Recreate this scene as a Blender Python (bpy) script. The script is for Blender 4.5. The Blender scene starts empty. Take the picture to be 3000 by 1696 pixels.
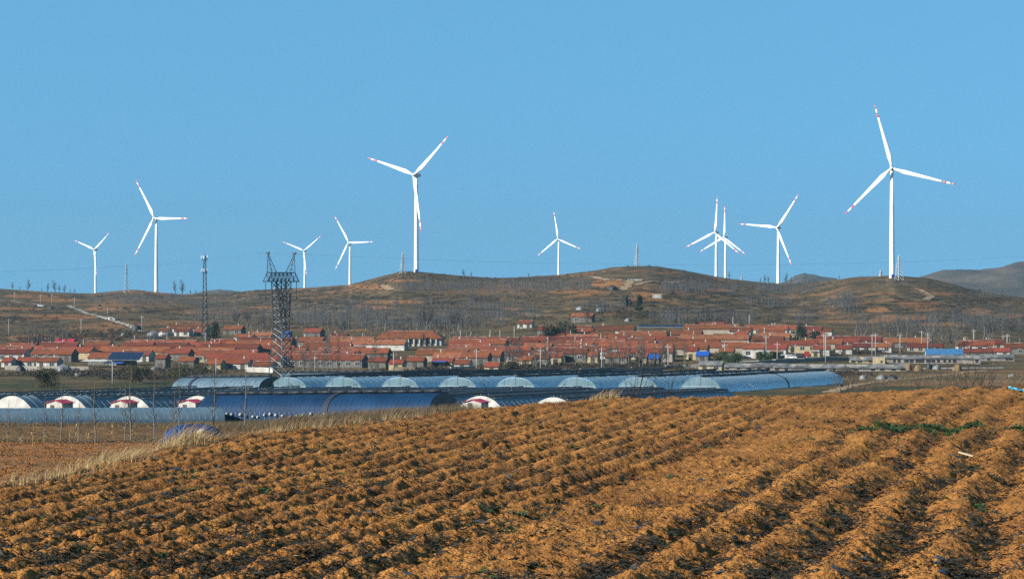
import bpy, math, random
import numpy as np
from mathutils import Vector, Matrix, Euler

# ------------------------------------------------------------------ camera, sky, sun, exposure
F, U0, V0 = 6766.0, 1500.0, 848.0          # focal length in photo pixels, principal point (photo is 3000 px wide)
SC = bpy.context.scene
COL = SC.collection
cam_d = bpy.data.cameras.new('camera'); cam = bpy.data.objects.new('camera', cam_d); COL.objects.link(cam)
cam_d.sensor_width = 36.0; cam_d.lens = 36.0 * F / 3000.0
cam_d.clip_start = 0.5; cam_d.clip_end = 30000
cam.location = (0, 0, 0); cam.rotation_euler = (math.radians(90), 0, 0)
SC.camera = cam

SUN_EL, SUN_BACK = 26.5, 61.0              # elevation; degrees left of straight behind the camera
sx = -math.sin(math.radians(SUN_BACK)) * math.cos(math.radians(SUN_EL))
sy = -math.cos(math.radians(SUN_BACK)) * math.cos(math.radians(SUN_EL))
SUN = Vector((sx, sy, math.sin(math.radians(SUN_EL))))
sd = bpy.data.lights.new('sun', 'SUN'); sd.energy = 5.0; sd.angle = math.radians(0.53); sd.color = (1.0, 0.93, 0.82)
so = bpy.data.objects.new('sun', sd); COL.objects.link(so); so.rotation_euler = SUN.to_track_quat('Z', 'Y').to_euler()
so.location = (-300, -200, 300)

W = bpy.data.worlds.new('World'); SC.world = W; W.use_nodes = True
wn, wl = W.node_tree.nodes, W.node_tree.links
wn.clear()
sky = wn.new('ShaderNodeTexSky'); sky.sky_type = 'NISHITA'; sky.sun_disc = False
sky.sun_elevation = math.radians(SUN_EL); sky.sun_rotation = math.radians(180 + SUN_BACK)
sky.altitude = 1800; sky.air_density = 1.0; sky.dust_density = 0.15; sky.ozone_density = 4.0
tint = wn.new('ShaderNodeMix'); tint.data_type = 'RGBA'; tint.blend_type = 'MULTIPLY'; tint.inputs[0].default_value = 1.0
tint.inputs[7].default_value = (0.86, 1.36, 1.10, 1)
bg = wn.new('ShaderNodeBackground'); bg.inputs[1].default_value = 0.108
wo = wn.new('ShaderNodeOutputWorld')
tcw = wn.new('ShaderNodeTexCoord'); lift = wn.new('ShaderNodeVectorMath'); lift.operation = 'ADD'; lift.inputs[1].default_value = (0, 0, 0.50)
nrm = wn.new('ShaderNodeVectorMath'); nrm.operation = 'NORMALIZE'
wl.new(tcw.outputs['Generated'], lift.inputs[0]); wl.new(lift.outputs[0], nrm.inputs[0]); wl.new(nrm.outputs[0], sky.inputs['Vector'])
wl.new(sky.outputs[0], tint.inputs[6]); wl.new(tint.outputs[2], bg.inputs[0]); wl.new(bg.outputs[0], wo.inputs[0])

vs = SC.view_settings
vs.view_transform = 'Standard'; vs.look = 'None'; vs.exposure = 1.4; vs.gamma = 1.0; vs.use_curve_mapping = False
SC.render.engine = 'CYCLES'
cy = SC.cycles
cy.use_denoising = False; cy.denoising_prefilter = 'ACCURATE'; cy.denoising_input_passes = 'RGB_ALBEDO_NORMAL'; cy.max_bounces = 5; cy.diffuse_bounces = 3; cy.glossy_bounces = 2
cy.transparent_max_bounces = 8; cy.volume_bounces = 0; cy.caustics_reflective = False; cy.caustics_refractive = False
SC.render.film_transparent = False

rnd = random.Random(7)
RS = np.random.RandomState(11)

# ------------------------------------------------------------------ numpy noise
def _h(ix, iy, seed):
    n = (ix.astype(np.int64) * 374761393 + iy.astype(np.int64) * 668265263 + seed * 982451653) & 0xffffffff
    n = ((n ^ (n >> 13)) * 1274126177) & 0xffffffff
    n = ((n ^ (n >> 16)) * 2246822519) & 0xffffffff
    return (n & 0xffffff) / float(0xffffff)
def vn(x, y, seed=0):
    ix, iy = np.floor(x), np.floor(y); fx, fy = x - ix, y - iy
    fx = fx * fx * fx * (fx * (fx * 6 - 15) + 10); fy = fy * fy * fy * (fy * (fy * 6 - 15) + 10)
    a, b = _h(ix, iy, seed), _h(ix + 1, iy, seed); c, d = _h(ix, iy + 1, seed), _h(ix + 1, iy + 1, seed)
    return (a + (b - a) * fx) * (1 - fy) + (c + (d - c) * fx) * fy
def fbm(x, y, o=4, seed=0, g=0.5):
    s = np.zeros(np.broadcast(x, y).shape); a, t = 1.0, 0.0
    for i in range(o):
        s = s + a * vn(x + 17.3 * i, y - 9.1 * i, seed + i); t += a; a *= g; x = x * 2.03; y = y * 2.03
    return s / t
def sstep(a, b, x):
    t = np.clip((x - a) / (b - a), 0, 1); return t * t * (3 - 2 * t)

# ------------------------------------------------------------------ terrain
SKY_U = np.array([-2500, -600, 0, 70, 150, 268, 350, 396, 460, 524, 664, 745, 838, 932, 1025, 1107, 1177, 1235, 1340, 1456, 1549, 1642, 1747, 1794, 1864, 1922,
                  2003, 2097, 2155, 2213, 2278, 2340, 2423, 2504, 2621, 2714, 2796, 2854, 2935, 2994, 3500, 5500], float)
SKY_V = np.array([840, 842, 846, 850, 856, 860, 851, 849, 856, 862, 860, 850, 846, 841, 834, 812, 795, 797, 807, 815, 811, 805, 792, 783, 779, 780,
                  792, 810, 819, 825, 831, 829, 823, 812, 807, 814, 833, 850, 864, 871, 885, 890], float)
def sky_v(u): return np.interp(u, SKY_U, SKY_V)
def crest_d(u): return np.interp(u, [-2500, 0, 700, 1000, 1177, 1500, 1900, 2100, 2300, 2480, 2621, 3000, 5500],
                                 [2000, 1950, 1950, 1800, 1640, 1660, 1650, 1850, 1900, 1560, 1450, 1500, 1500])
ZD = np.array([0, 36, 44, 92, 106, 112, 135, 150, 385, 430, 480, 520, 550, 640, 750], float)
ZZ = np.array([-4.3, -4.0, -4.0, -6.2, -6.9, -7.45, -7.95, -10.4, -22.0, -22.6, -23.2, -23.8, -24.3, -25.5, -26.0], float)
def T(u, d, rough=True):
    u = np.asarray(u, float); d = np.asarray(d, float)
    u, d = np.broadcast_arrays(u, d)
    x = (u - U0) / F * d
    z = np.interp(d, ZD, ZZ)
    zw_ = -(np.interp(u, [640, 860, 1050, 1165, 1380, 1520], [1300, 1241, 1226, 1216, 1202, 1300]) - V0) / F * 120 - ((d - 120) / 13) ** 2
    z = np.where((d > 60) & (d < 200), np.maximum(z, zw_), z)
    tilt = (np.clip(u, 100, 1350) - 1350) * 0.0006 + 0.35
    z = z + tilt * sstep(300, 380, d) * (1 - sstep(450, 520, d))
    vb = np.interp(u, [-2500, 0, 500, 1000, 1300, 1500, 1800, 2000, 2200, 2500, 3000, 5500], [985, 985, 975, 985, 978, 955, 930, 933, 950, 985, 1005, 1010])
    zb = -(vb - V0) / F * 1040
    t1 = np.clip((d - 750) / 290, 0, 1)
    z = np.where(d > 750, -26.0 + (zb + 26.0) * t1, z)
    dc = crest_d(u); vsk = sky_v(u)
    zc = -(vsk - V0) / F * dc
    s = np.clip((d - 1040) / (dc - 1040), 0, 1)
    zh = zb + (zc - zb) * (1 - (1 - s) ** 1.25)
    w = 4 * s * (1 - s)
    zh = zh + (fbm(x / 190, d / 230, 3, 5) - 0.5) * 13 * w
    h = 1.45
    wob = (fbm(x / 60, d / 60, 3, 9) - 0.5) * 2.6
    q = (zh + wob) / h; fl = np.floor(q); fr = q - fl
    zt = (fl + sstep(0.70, 0.98, fr)) * h - wob
    wt = sstep(0.0, 0.10, s) * (1 - sstep(0.9, 1.0, s)) * (0.6 + 0.4 * sstep(0.35, 0.6, fbm(x / 150, d / 150, 2, 21)))
    zh = zh + (zt - zh) * wt * 0.5
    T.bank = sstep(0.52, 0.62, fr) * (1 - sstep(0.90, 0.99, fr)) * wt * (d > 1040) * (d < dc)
    z = np.where(d > 1040, zh, z)
    far = -(vsk + 1.5 * np.clip((d - dc) / 60, 0, 1) + 10 * np.clip((d - dc) / 2600, 0, 1) - V0) / F * d
    z = np.where(d > dc, far, z)
    if rough:
        a = np.interp(d, [0, 60, 150, 400, 900, 1100, 1600], [0.05, 0.12, 0.25, 0.25, 0.3, 0.30, 0.25])
        z = z + (fbm(x / 9, d / 9, 4, 31) - 0.5) * a * 2
    return z
def px(u, v, d): return Vector(((u - U0) / F * d, d, -(v - V0) / F * d))

# field: level ground 2.7 m under the camera, bounded by this plan outline
FB = np.array([(-13, 0), (-9.6, 22), (-7.3, 33.2), (-5.7, 42.8), (-4.3, 46.0), (-2.5, 51), (0.1, 55.6), (2.2, 58.7), (6.3, 60.4), (10.5, 64), (14.8, 67.2), (25, 72), (45, 80), (70, 60), (70, 0)], float)
def field_sd(x, y):
    best = np.full(np.shape(x), 1e9); inside = np.zeros(np.shape(x), bool)
    n = len(FB)
    for i in range(n):
        a, b = FB[i], FB[(i + 1) % n]; e = b - a
        t = np.clip(((x - a[0]) * e[0] + (y - a[1]) * e[1]) / (e @ e), 0, 1)
        best = np.minimum(best, np.hypot(x - a[0] - t * e[0], y - a[1] - t * e[1]))
        c = ((a[1] > y) != (b[1] > y)) & (x < (b[0] - a[0]) * (y - a[1]) / (b[1] - a[1] + 1e-12) + a[0])
        inside ^= c
    return np.where(inside, best, -best)
CB, SB = math.cos(math.radians(14.3)), math.sin(math.radians(14.3))
def field_rows(x, y):
    q = x * CB - y * SB + (fbm(x / 2.2, y / 2.2, 2, 71) - 0.5) * 0.42
    p = x * SB + y * CB
    band = sstep(-6.7, -6.2, q) * (1 - sstep(-5.0, -4.5, q))
    sp = np.where(q > -5.6, 0.80, 0.52)
    ph = q / sp
    r = 0.5 + 0.5 * np.cos(2 * np.pi * ph)
    return q, p, band, r
def field_z(x, y):
    x = np.asarray(x, float); y = np.asarray(y, float)
    q, p, band, r = field_rows(x, y)
    amp = np.where(q > -5.6, 0.145, 0.092) * np.interp(y, [20, 34, 62], [1.0, 0.85, 0.42]) * (1 - 0.85 * band) * (0.70 + 0.6 * fbm(p / 0.9, q / 0.8, 3, 51))
    z = -2.76 + amp * r ** 0.85
    z = z + (fbm(x / 6, y / 6, 2, 41) - 0.5) * 0.12 + (fbm(x / 0.6, y / 0.6, 2, 81) - 0.5) * 0.035
    z = z + (0.25 - np.abs(fbm(x / 0.16, y / 0.16, 3, 61, 0.6) - 0.5)) * 0.075
    den = sstep(0.38, 0.62, fbm(x / 0.9, y / 0.9, 2, 95))
    for sc, th, hh, sd_ in ((0.22, .66, .016, 96), (0.14, .62, .020, 97), (0.085, .58, .018, 98)):
        z = z + sstep(th, th + .10, vn(x / sc + .3 * vn(x / .05, y / .05, 5), y / sc, sd_)) * hh * (.35 + .65 * den)
    c = vn(x / 0.13, y / 0.13, 91); z = z + np.maximum(c - 0.58, 0) * 0.085
    c = vn(x / 0.065, y / 0.065, 93); z = z + np.maximum(c - 0.5, 0) * 0.035
    sd = field_sd(x, y)
    e = np.minimum(sd, 0)
    z = z + np.where(sd < 0, e * 0.75 - 0.0, 0) - 0.12 * (1 - sstep(0, 1.6, sd))
    return z
def fz(x, y): return float(field_z(np.array([x]), np.array([y]))[0])

# ------------------------------------------------------------------ helpers
def ob(name, me, mat=None, parent=None, loc=None, rz=None):
    o = bpy.data.objects.new(name, me); COL.objects.link(o)
    if me is not None and mat is not None and len(me.materials) == 0: me.materials.append(mat)
    if parent is not None: o.parent = parent
    if loc is not None: o.location = loc
    if rz is not None: o.rotation_euler = (0, 0, rz)
    return o
def tag(o, label=None, cat=None, group=None, kind=None):
    if label: o['label'] = label
    if cat: o['category'] = cat
    if group: o['group'] = group
    if kind: o['kind'] = kind
    return o
def thing(name, label, cat, loc=(0, 0, 0), rz=0.0, group=None):
    return tag(ob(name, None, loc=loc, rz=rz), label, cat, group)
def copy_tree(o, parent=None):
    c = o.copy(); COL.objects.link(c)
    if parent is not None: c.parent = parent
    for ch in o.children: copy_tree(ch, c)
    return c
class MB:
    def __init__(s): s.v = []; s.f = []; s.m = []
    def add(s, vs_, fs, mi=0):
        b = len(s.v); s.v.extend(tuple(p) for p in vs_)
        for f in fs: s.f.append(tuple(i + b for i in f)); s.m.append(mi)
        return s
    def box(s, c, d, M=None):
        hx, hy, hz = d[0] / 2, d[1] / 2, d[2] / 2
        P = [Vector((c[0] + i * hx, c[1] + j * hy, c[2] + k * hz)) for k in (-1, 1) for j in (-1, 1) for i in (-1, 1)]
        if M is not None: P = [M @ p for p in P]
        return s.add(P, [(0, 2, 3, 1), (4, 5, 7, 6), (0, 1, 5, 4), (2, 6, 7, 3), (0, 4, 6, 2), (1, 3, 7, 5)])
    def tube(s, p, q, r0, r1=None, n=4, cap=True, spin=0.4):
        p, q = Vector(p), Vector(q); r1 = r0 if r1 is None else r1
        d = q - p
        if d.length < 1e-6: return s
        d.normalize(); a = d.orthogonal().normalized() if abs(d.z) > 0.99 else d.cross(Vector((0, 0, 1))).normalized(); b = d.cross(a)
        P = []
        for c, r in ((p, r0), (q, r1)):
            if r <= 1e-6: P.append(c)
            else: P += [c + a * (r * math.cos(spin + 2 * math.pi * k / n)) + b * (r * math.sin(spin + 2 * math.pi * k / n)) for k in range(n)]
        if r1 <= 1e-6: fs = [(k, (k + 1) % n, n) for k in range(n)]
        else:
            fs = [(k, (k + 1) % n, n + (k + 1) % n, n + k) for k in range(n)]
            if cap: fs += [tuple(range(n))[::-1], tuple(range(n, 2 * n))]
        return s.add(P, fs)
    def extrude(s, prof, axis_pts):
        # prof: closed list of 2D points; axis_pts: list of functions (a,b)->point
        n = len(prof); P = []
        for fn in axis_pts: P += [fn(a, b) for a, b in prof]
        fs = []
        for k in range(len(axis_pts) - 1):
            for i in range(n): fs.append((k * n + i, k * n + (i + 1) % n, (k + 1) * n + (i + 1) % n, (k + 1) * n + i))
        fs.append(tuple(range(n))[::-1]); fs.append(tuple(range((len(axis_pts) - 1) * n, len(axis_pts) * n)))
        return s.add(P, fs)
    def mesh(s, name, mats, smooth=False):
        me = bpy.data.meshes.new(name); me.from_pydata(s.v, [], s.f)
        for m in (mats if isinstance(mats, (list, tuple)) else [mats]): me.materials.append(m)
        if any(s.m): me.polygons.foreach_set('material_index', s.m)
        if smooth: me.polygons.foreach_set('use_smooth', [True] * len(s.f))
        me.update(); return me
    def build(s, name, mats, parent=None, smooth=False, loc=None, rz=None):
        return ob(name, s.mesh(name, mats, smooth), None, parent, loc, rz)
def np_mesh(name, V, Fq, mat, smooth=False, attrs=None):
    me = bpy.data.meshes.new(name); V = np.asarray(V, np.float32); Fq = np.asarray(Fq, np.int32)
    k = Fq.shape[1]
    me.vertices.add(len(V)); me.vertices.foreach_set('co', V.ravel())
    me.loops.add(Fq.size); me.loops.foreach_set('vertex_index', Fq.ravel())
    me.polygons.add(len(Fq)); me.polygons.foreach_set('loop_start', np.arange(0, Fq.size, k, dtype=np.int32))
    me.update(calc_edges=True)
    if smooth: me.polygons.foreach_set('use_smooth', np.ones(len(Fq), bool))
    for nm, arr in (attrs or {}).items():
        a = me.attributes.new(nm, 'FLOAT', 'POINT'); a.data.foreach_set('value', np.asarray(arr, np.float32))
    if mat: me.materials.append(mat)
    return me
def grid_faces(nr, nc):
    i = np.arange(nr - 1)[:, None] * nc + np.arange(nc - 1)[None, :]
    return np.stack([i, i + 1, i + 1 + nc, i + nc], -1).reshape(-1, 4)
ORD = ['first', 'second', 'third', 'fourth', 'fifth', 'sixth', 'seventh', 'eighth', 'ninth', 'tenth', 'eleventh', 'twelfth', 'thirteenth', 'fourteenth',
       'fifteenth', 'sixteenth', 'seventeenth', 'eighteenth', 'nineteenth', 'twentieth']
def ordw(i):
    if i < 20: return ORD[i]
    t, o = divmod(i + 1, 10)
    tens = {2: 'twent', 3: 'thirt', 4: 'fort', 5: 'fift', 6: 'sixt', 7: 'sevent'}[t]
    return tens + 'ieth' if o == 0 else tens + 'y-' + ORD[o - 1]

# ------------------------------------------------------------------ materials
MATS = {}
KEEP = {'white_paint', 'grey_nacelle', 'red_band_paint'}
K = 0.50
def mat(name, c1, c2=None, scale=1.0, rough=0.8, bump=0.0, bscale=None, metal=0.0, spec=0.3, detail=4, objrand=0.0, space='Object', lo=0.35, hi=0.65, hook=None, trans=0.0):
    m = bpy.data.materials.new(name); m.use_nodes = True; MATS[name] = m
    N, L = m.node_tree.nodes, m.node_tree.links
    p = N['Principled BSDF']
    p.inputs['Roughness'].default_value = rough; p.inputs['Metallic'].default_value = metal
    p.inputs['Specular IOR Level'].default_value = spec
    c2 = c2 or tuple(x * 0.8 for x in c1)
    if name not in KEEP: c1 = tuple(x * K for x in c1); c2 = tuple(x * K for x in c2)
    if space == 'Object': co = N.new('ShaderNodeTexCoord').outputs['Object']
    else: co = N.new('ShaderNodeNewGeometry').outputs['Position']
    nz = N.new('ShaderNodeTexNoise'); nz.inputs['Scale'].default_value = scale; nz.inputs['Detail'].default_value = detail
    L.new(co, nz.inputs['Vector'])
    rp = N.new('ShaderNodeValToRGB'); rp.color_ramp.elements[0].position = lo; rp.color_ramp.elements[1].position = hi
    rp.color_ramp.elements[0].color = (*c1, 1); rp.color_ramp.elements[1].color = (*c2, 1)
    L.new(nz.outputs['Fac'], rp.inputs[0]); col = rp.outputs[0]
    if hook: col = hook(N, L, co, col, p)
    if objrand:
        oi = N.new('ShaderNodeObjectInfo'); mr = N.new('ShaderNodeMapRange'); L.new(oi.outputs['Random'], mr.inputs[0])
        mr.inputs[3].default_value = 1 - objrand; mr.inputs[4].default_value = 1 + objrand * 0.6
        hs = N.new('ShaderNodeHueSaturation'); L.new(mr.outputs[0], hs.inputs['Value'])
        mr2 = N.new('ShaderNodeMapRange'); ma = N.new('ShaderNodeMath'); ma.operation = 'FRACT'; mb = N.new('ShaderNodeMath'); mb.operation = 'MULTIPLY'; mb.inputs[1].default_value = 7.31
        L.new(oi.outputs['Random'], mb.inputs[0]); L.new(mb.outputs[0], ma.inputs[0]); L.new(ma.outputs[0], mr2.inputs[0])
        mr2.inputs[3].default_value = 0.5 - objrand * 0.008; mr2.inputs[4].default_value = 0.5 + objrand * 0.05
        L.new(mr2.outputs[0], hs.inputs['Hue']); L.new(col, hs.inputs['Color']); col = hs.outputs[0]
    L.new(col, p.inputs['Base Color'])
    if bump:
        bz = N.new('ShaderNodeTexNoise'); bz.inputs['Scale'].default_value = bscale or scale * 4; bz.inputs['Detail'].default_value = 6; L.new(co, bz.inputs['Vector'])
        b = N.new('ShaderNodeBump'); b.inputs['Strength'].default_value = 1.0; b.inputs['Distance'].default_value = bump
        L.new(bz.outputs['Fac'], b.inputs['Height']); L.new(b.outputs[0], p.inputs['Normal'])
    return m
def mixc(N, L, fac, a, b, typ='MIX'):
    x = N.new('ShaderNodeMix'); x.data_type = 'RGBA'; x.blend_type = typ
    if hasattr(fac, 'is_linked') or not isinstance(fac, (int, float)): L.new(fac, x.inputs[0])
    else: x.inputs[0].default_value = fac
    for k, c in ((6, a), (7, b)):
        if isinstance(c, tuple): x.inputs[k].default_value = (*[v * K for v in c], 1)
        else: L.new(c, x.inputs[k])
    return x.outputs[2]
def nz(N, L, co, scale, lo, hi, detail=4):
    n = N.new('ShaderNodeTexNoise'); n.inputs['Scale'].default_value = scale; n.inputs['Detail'].default_value = detail; L.new(co, n.inputs['Vector'])
    r = N.new('ShaderNodeMapRange'); r.inputs[1].default_value = lo; r.inputs[2].default_value = hi; r.clamp = True
    L.new(n.outputs['Fac'], r.inputs[0]); return r.outputs[0]
def attr(N, name):
    a = N.new('ShaderNodeAttribute'); a.attribute_name = name; return a.outputs['Fac']

def soil_hook(N, L, co, col, p):
    col = mixc(N, L, nz(N, L, co, 0.45, 0.45, 0.65, 3), col, (0.34, 0.138, 0.034))
    col = mixc(N, L, nz(N, L, co, 9, 0.5, 0.72, 5), col, (0.17, 0.072, 0.020))
    col = mixc(N, L, nz(N, L, co, 38, 0.58, 0.68, 3), col, (0.055, 0.035, 0.016))
    col = mixc(N, L, nz(N, L, co, 70, 0.70, 0.76, 1), col, (0.70, 0.52, 0.32))
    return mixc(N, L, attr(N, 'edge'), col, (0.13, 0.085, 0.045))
M_soil = mat('ploughed_soil', (0.60, 0.262, 0.064), (0.45, 0.188, 0.043), 1.1, 0.95, 0.06, 30, spec=0.1, space='World', hook=soil_hook)
def hill_hook(N, L, co, col, p):
    col = mixc(N, L, nz(N, L, co, 0.012, 0.42, 0.62), col, (0.140, 0.096, 0.043))
    col = mixc(N, L, nz(N, L, co, 0.10, 0.54, 0.66, 6), col, (0.044, 0.036, 0.021))
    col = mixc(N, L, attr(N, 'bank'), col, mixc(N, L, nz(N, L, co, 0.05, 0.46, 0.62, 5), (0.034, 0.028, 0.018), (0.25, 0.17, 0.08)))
    col = mixc(N, L, nz(N, L, co, 0.5, 0.58, 0.78, 6), col, (0.30, 0.215, 0.105))
    col = mixc(N, L, attr(N, 'soil'), col, mixc(N, L, nz(N, L, co, 0.2, 0.3, 0.7), (0.38, 0.17, 0.058), (0.24, 0.12, 0.048)))
    col = mixc(N, L, attr(N, 'green'), col, mixc(N, L, nz(N, L, co, 0.9, 0.35, 0.65), (0.025, 0.05, 0.015), (0.09, 0.075, 0.035)))
    return col
M_land = mat('dry_hill_land', (0.132, 0.092, 0.040), (0.074, 0.055, 0.027), 0.05, 0.95, 0.5, 0.8, spec=0.08, space='World', hook=hill_hook)
M_far = mat('distant_hill_land', (0.155, 0.12, 0.09), (0.055, 0.052, 0.045), 0.012, 0.95, spec=0.05, space='World', detail=8)
M_white = mat('white_paint', (0.66, 0.67, 0.67), (0.56, 0.57, 0.57), 0.2, 0.45, spec=0.4)
M_red = mat('red_band_paint', (0.55, 0.10, 0.09), None, 1, 0.4)
M_grey = mat('grey_nacelle', (0.50, 0.51, 0.51), (0.42, 0.43, 0.43), 0.5, 0.5)
M_blue = mat('blue_paint', (0.02, 0.06, 0.35), None, 1, 0.4)
M_steel = mat('galvanised_steel', (0.06, 0.074, 0.08), (0.03, 0.04, 0.046), 2, 0.5, metal=0.3, spec=0.4)
M_steel_w = mat('pale_steel', (0.62, 0.66, 0.66), (0.5, 0.54, 0.55), 2, 0.5, metal=0.1)
M_dark = mat('dark_fitting', (0.03, 0.033, 0.038), None, 3, 0.6)
M_conc = mat('concrete', (0.52, 0.50, 0.47), (0.40, 0.39, 0.37), 0.8, 0.85)
def roof_hook(N, L, co, col, p):
    w = N.new('ShaderNodeTexWave'); w.wave_type = 'BANDS'; w.bands_direction = 'Y'; w.inputs['Scale'].default_value = 1.1; w.inputs['Distortion'].default_value = 2.0; w.inputs['Detail'].default_value = 2
    L.new(co, w.inputs['Vector'])
    col = mixc(N, L, nz(N, L, co, 0.55, 0.5, 0.72, 6), col, (0.105, 0.042, 0.026))
    m = N.new('ShaderNodeMath'); m.operation = 'MULTIPLY'; m.inputs[1].default_value = 0.30; L.new(w.outputs['Fac'], m.inputs[0])
    return mixc(N, L, m.outputs[0], col, (0.15, 0.045, 0.022))
M_roof = mat('clay_tile_roof', (0.275, 0.050, 0.022), (0.150, 0.036, 0.020), 0.35, 0.85, 0.03, 5, objrand=0.45, hook=roof_hook, spec=0.2)
M_roof_o = mat('pale_clay_tile_roof', (0.36, 0.125, 0.055), (0.29, 0.098, 0.045), 0.35, 0.85, 0.03, 5, objrand=0.2, hook=roof_hook, spec=0.2)
M_roof_g = mat('grey_sheet_roof', (0.26, 0.26, 0.255), (0.08, 0.082, 0.085), 0.35, 0.9, 0.05, 3)
M_roof_b = mat('blue_sheet_roof', (0.02, 0.11, 0.50), (0.02, 0.085, 0.40), 0.8, 0.45)
M_roof_l = mat('light_blue_sheet_roof', (0.06, 0.20, 0.42), (0.045, 0.16, 0.34), 0.8, 0.45)
M_roof_p = mat('bright_red_sheet_roof', (0.62, 0.02, 0.065), (0.50, 0.02, 0.05), 0.8, 0.5)
M_ridge = mat('cement_ridge', (0.50, 0.40, 0.36), (0.28, 0.14, 0.11), 0.6, 0.9, lo=0.45, hi=0.55)
WALLS = {
    'white': mat('white_plaster', (0.74, 0.72, 0.68), (0.42, 0.40, 0.36), 0.5, 0.9),
    'cream': mat('cream_plaster', (0.58, 0.48, 0.28), (0.40, 0.32, 0.19), 0.5, 0.9),
    'grey': mat('grey_stone_wall', (0.20, 0.19, 0.17), (0.12, 0.115, 0.105), 1.2, 0.95),
    'beige': mat('beige_render', (0.42, 0.36, 0.28), (0.33, 0.28, 0.22), 0.5, 0.9)}
M_stone = mat('pale_stone_wall', (0.42, 0.38, 0.33), (0.26, 0.24, 0.21), 0.9, 0.95, 0.1, 2)
M_glass = mat('dark_window_glass', (0.03, 0.04, 0.05), (0.05, 0.07, 0.08), 1, 0.15, spec=0.5)
M_door = mat('dark_door', (0.07, 0.04, 0.03), (0.05, 0.06, 0.055), 0.7, 0.6)
M_solar = mat('solar_panel_glass', (0.012, 0.02, 0.06), (0.01, 0.016, 0.045), 1, 0.2, spec=0.5)
M_bark = mat('grey_bark', (0.17, 0.155, 0.14), (0.11, 0.10, 0.092), 1.5, 0.95)
M_bark_p = mat('pale_poplar_bark', (0.24, 0.23, 0.21), (0.15, 0.145, 0.135), 1.5, 0.95)
M_wood_t = mat('pale_grey_young_bark', (0.125, 0.128, 0.132), (0.06, 0.062, 0.066), 0.3, 0.95, space='World')
M_twig = mat('grey_twigs', (0.085, 0.078, 0.070), (0.055, 0.05, 0.046), 1.5, 0.95)
M_twig_d = mat('dark_twigs', (0.045, 0.040, 0.034), (0.03, 0.027, 0.022), 1.5, 0.95)
M_ever = mat('dark_evergreen_leaves', (0.018, 0.032, 0.016), (0.03, 0.045, 0.02), 2, 0.8)
M_olive = mat('olive_willow_leaves', (0.050, 0.048, 0.016), (0.085, 0.075, 0.025), 2, 0.85)
M_greenl = mat('green_leaves', (0.035, 0.075, 0.018), (0.07, 0.11, 0.03), 3, 0.8)
M_cab = mat('cabbage_leaf', (0.06, 0.16, 0.03), (0.16, 0.24, 0.06), 4, 0.6, space='World')
M_soil2 = mat('soil_clods', (0.40, 0.165, 0.045), (0.28, 0.115, 0.03), 3, 0.95, space='World')
M_weed = mat('green_weeds', (0.012, 0.045, 0.008), (0.032, 0.085, 0.014), 3, 0.8, space='World')
M_wilt = mat('wilted_vines_and_shade', (0.014, 0.018, 0.011), (0.034, 0.026, 0.014), 5, 0.9, space='World')  # near-black of withered plants, also used as shade in the furrows
M_scrub = mat('dark_scrub', (0.040, 0.034, 0.026), (0.075, 0.058, 0.036), 0.4, 0.95, space='World')
M_straw = mat('dry_straw', (0.60, 0.43, 0.20), (0.38, 0.26, 0.12), 1.5, 0.9, space='World')
M_straw_d = mat('dull_dry_weeds', (0.20, 0.145, 0.08), (0.13, 0.095, 0.055), 0.8, 0.95, space='World')
M_corn = mat('dry_corn_leaf', (0.48, 0.33, 0.15), (0.32, 0.21, 0.09), 4, 0.9)
M_mulch = mat('torn_mulch_film', (0.025, 0.03, 0.042), (0.075, 0.085, 0.105), 2, 0.5, spec=0.5, space='World')
M_film_l = mat('clear_greenhouse_film', (0.26, 0.45, 0.62), (0.36, 0.55, 0.70), 0.6, 0.25, spec=0.6, hook=lambda N, L, co, col, p: mixc(N, L, nz(N, L, co, 2.3, 0.60, 0.66, 3), col, (0.80, 0.86, 0.88)))  # white spots painted into the film colour as its sparkle
M_film_g = mat('dusty_greenhouse_film', (0.155, 0.25, 0.33), (0.21, 0.31, 0.38), 0.4, 0.38, spec=0.4)
M_film_b = mat('blue_greenhouse_film', (0.005, 0.034, 0.10), (0.012, 0.065, 0.17), 0.16, 0.6, spec=0.12)
M_film_e = mat('pale_end_film', (0.20, 0.335, 0.385), (0.28, 0.41, 0.45), 0.7, 0.4, spec=0.4)
def translucent(m, fac):
    N, L = m.node_tree.nodes, m.node_tree.links
    p = N['Principled BSDF']; out = [n for n in N if n.type == 'OUTPUT_MATERIAL'][0]
    tr = N.new('ShaderNodeBsdfTranslucent'); mx = N.new('ShaderNodeMixShader'); mx.inputs[0].default_value = fac
    hs = N.new('ShaderNodeHueSaturation'); hs.inputs['Value'].default_value = 3.2; hs.inputs['Saturation'].default_value = 1.05
    L.new(p.inputs['Base Color'].links[0].from_socket, hs.inputs['Color']); L.new(hs.outputs[0], tr.inputs['Color'])
    L.new(p.outputs[0], mx.inputs[1]); L.new(tr.outputs[0], mx.inputs[2]); L.new(mx.outputs[0], out.inputs['Surface'])
translucent(M_film_l, .55); translucent(M_film_e, .5); translucent(M_film_g, .3); translucent(M_film_b, .25)
M_film_d = mat('dark_end_film', (0.035, 0.055, 0.075), (0.055, 0.075, 0.09), 0.3, 0.35)
M_canvas = mat('white_canvas', (0.66, 0.65, 0.61), (0.48, 0.46, 0.43), 0.5, 0.85)
M_quilt = mat('navy_quilt', (0.012, 0.017, 0.038), (0.022, 0.028, 0.050), 0.6, 0.75, 0.05, 1.5)
M_roll = mat('black_quilt_roll', (0.012, 0.016, 0.025), (0.02, 0.025, 0.035), 2, 0.6)
M_rib = mat('pale_hoop', (0.30, 0.40, 0.47), None, 1, 0.4, metal=0.2)
M_tarp = mat('blue_tarp', (0.001, 0.024, 0.105), (0.003, 0.048, 0.19), 1.5, 0.6, 0.02, 3, spec=0.2)
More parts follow.
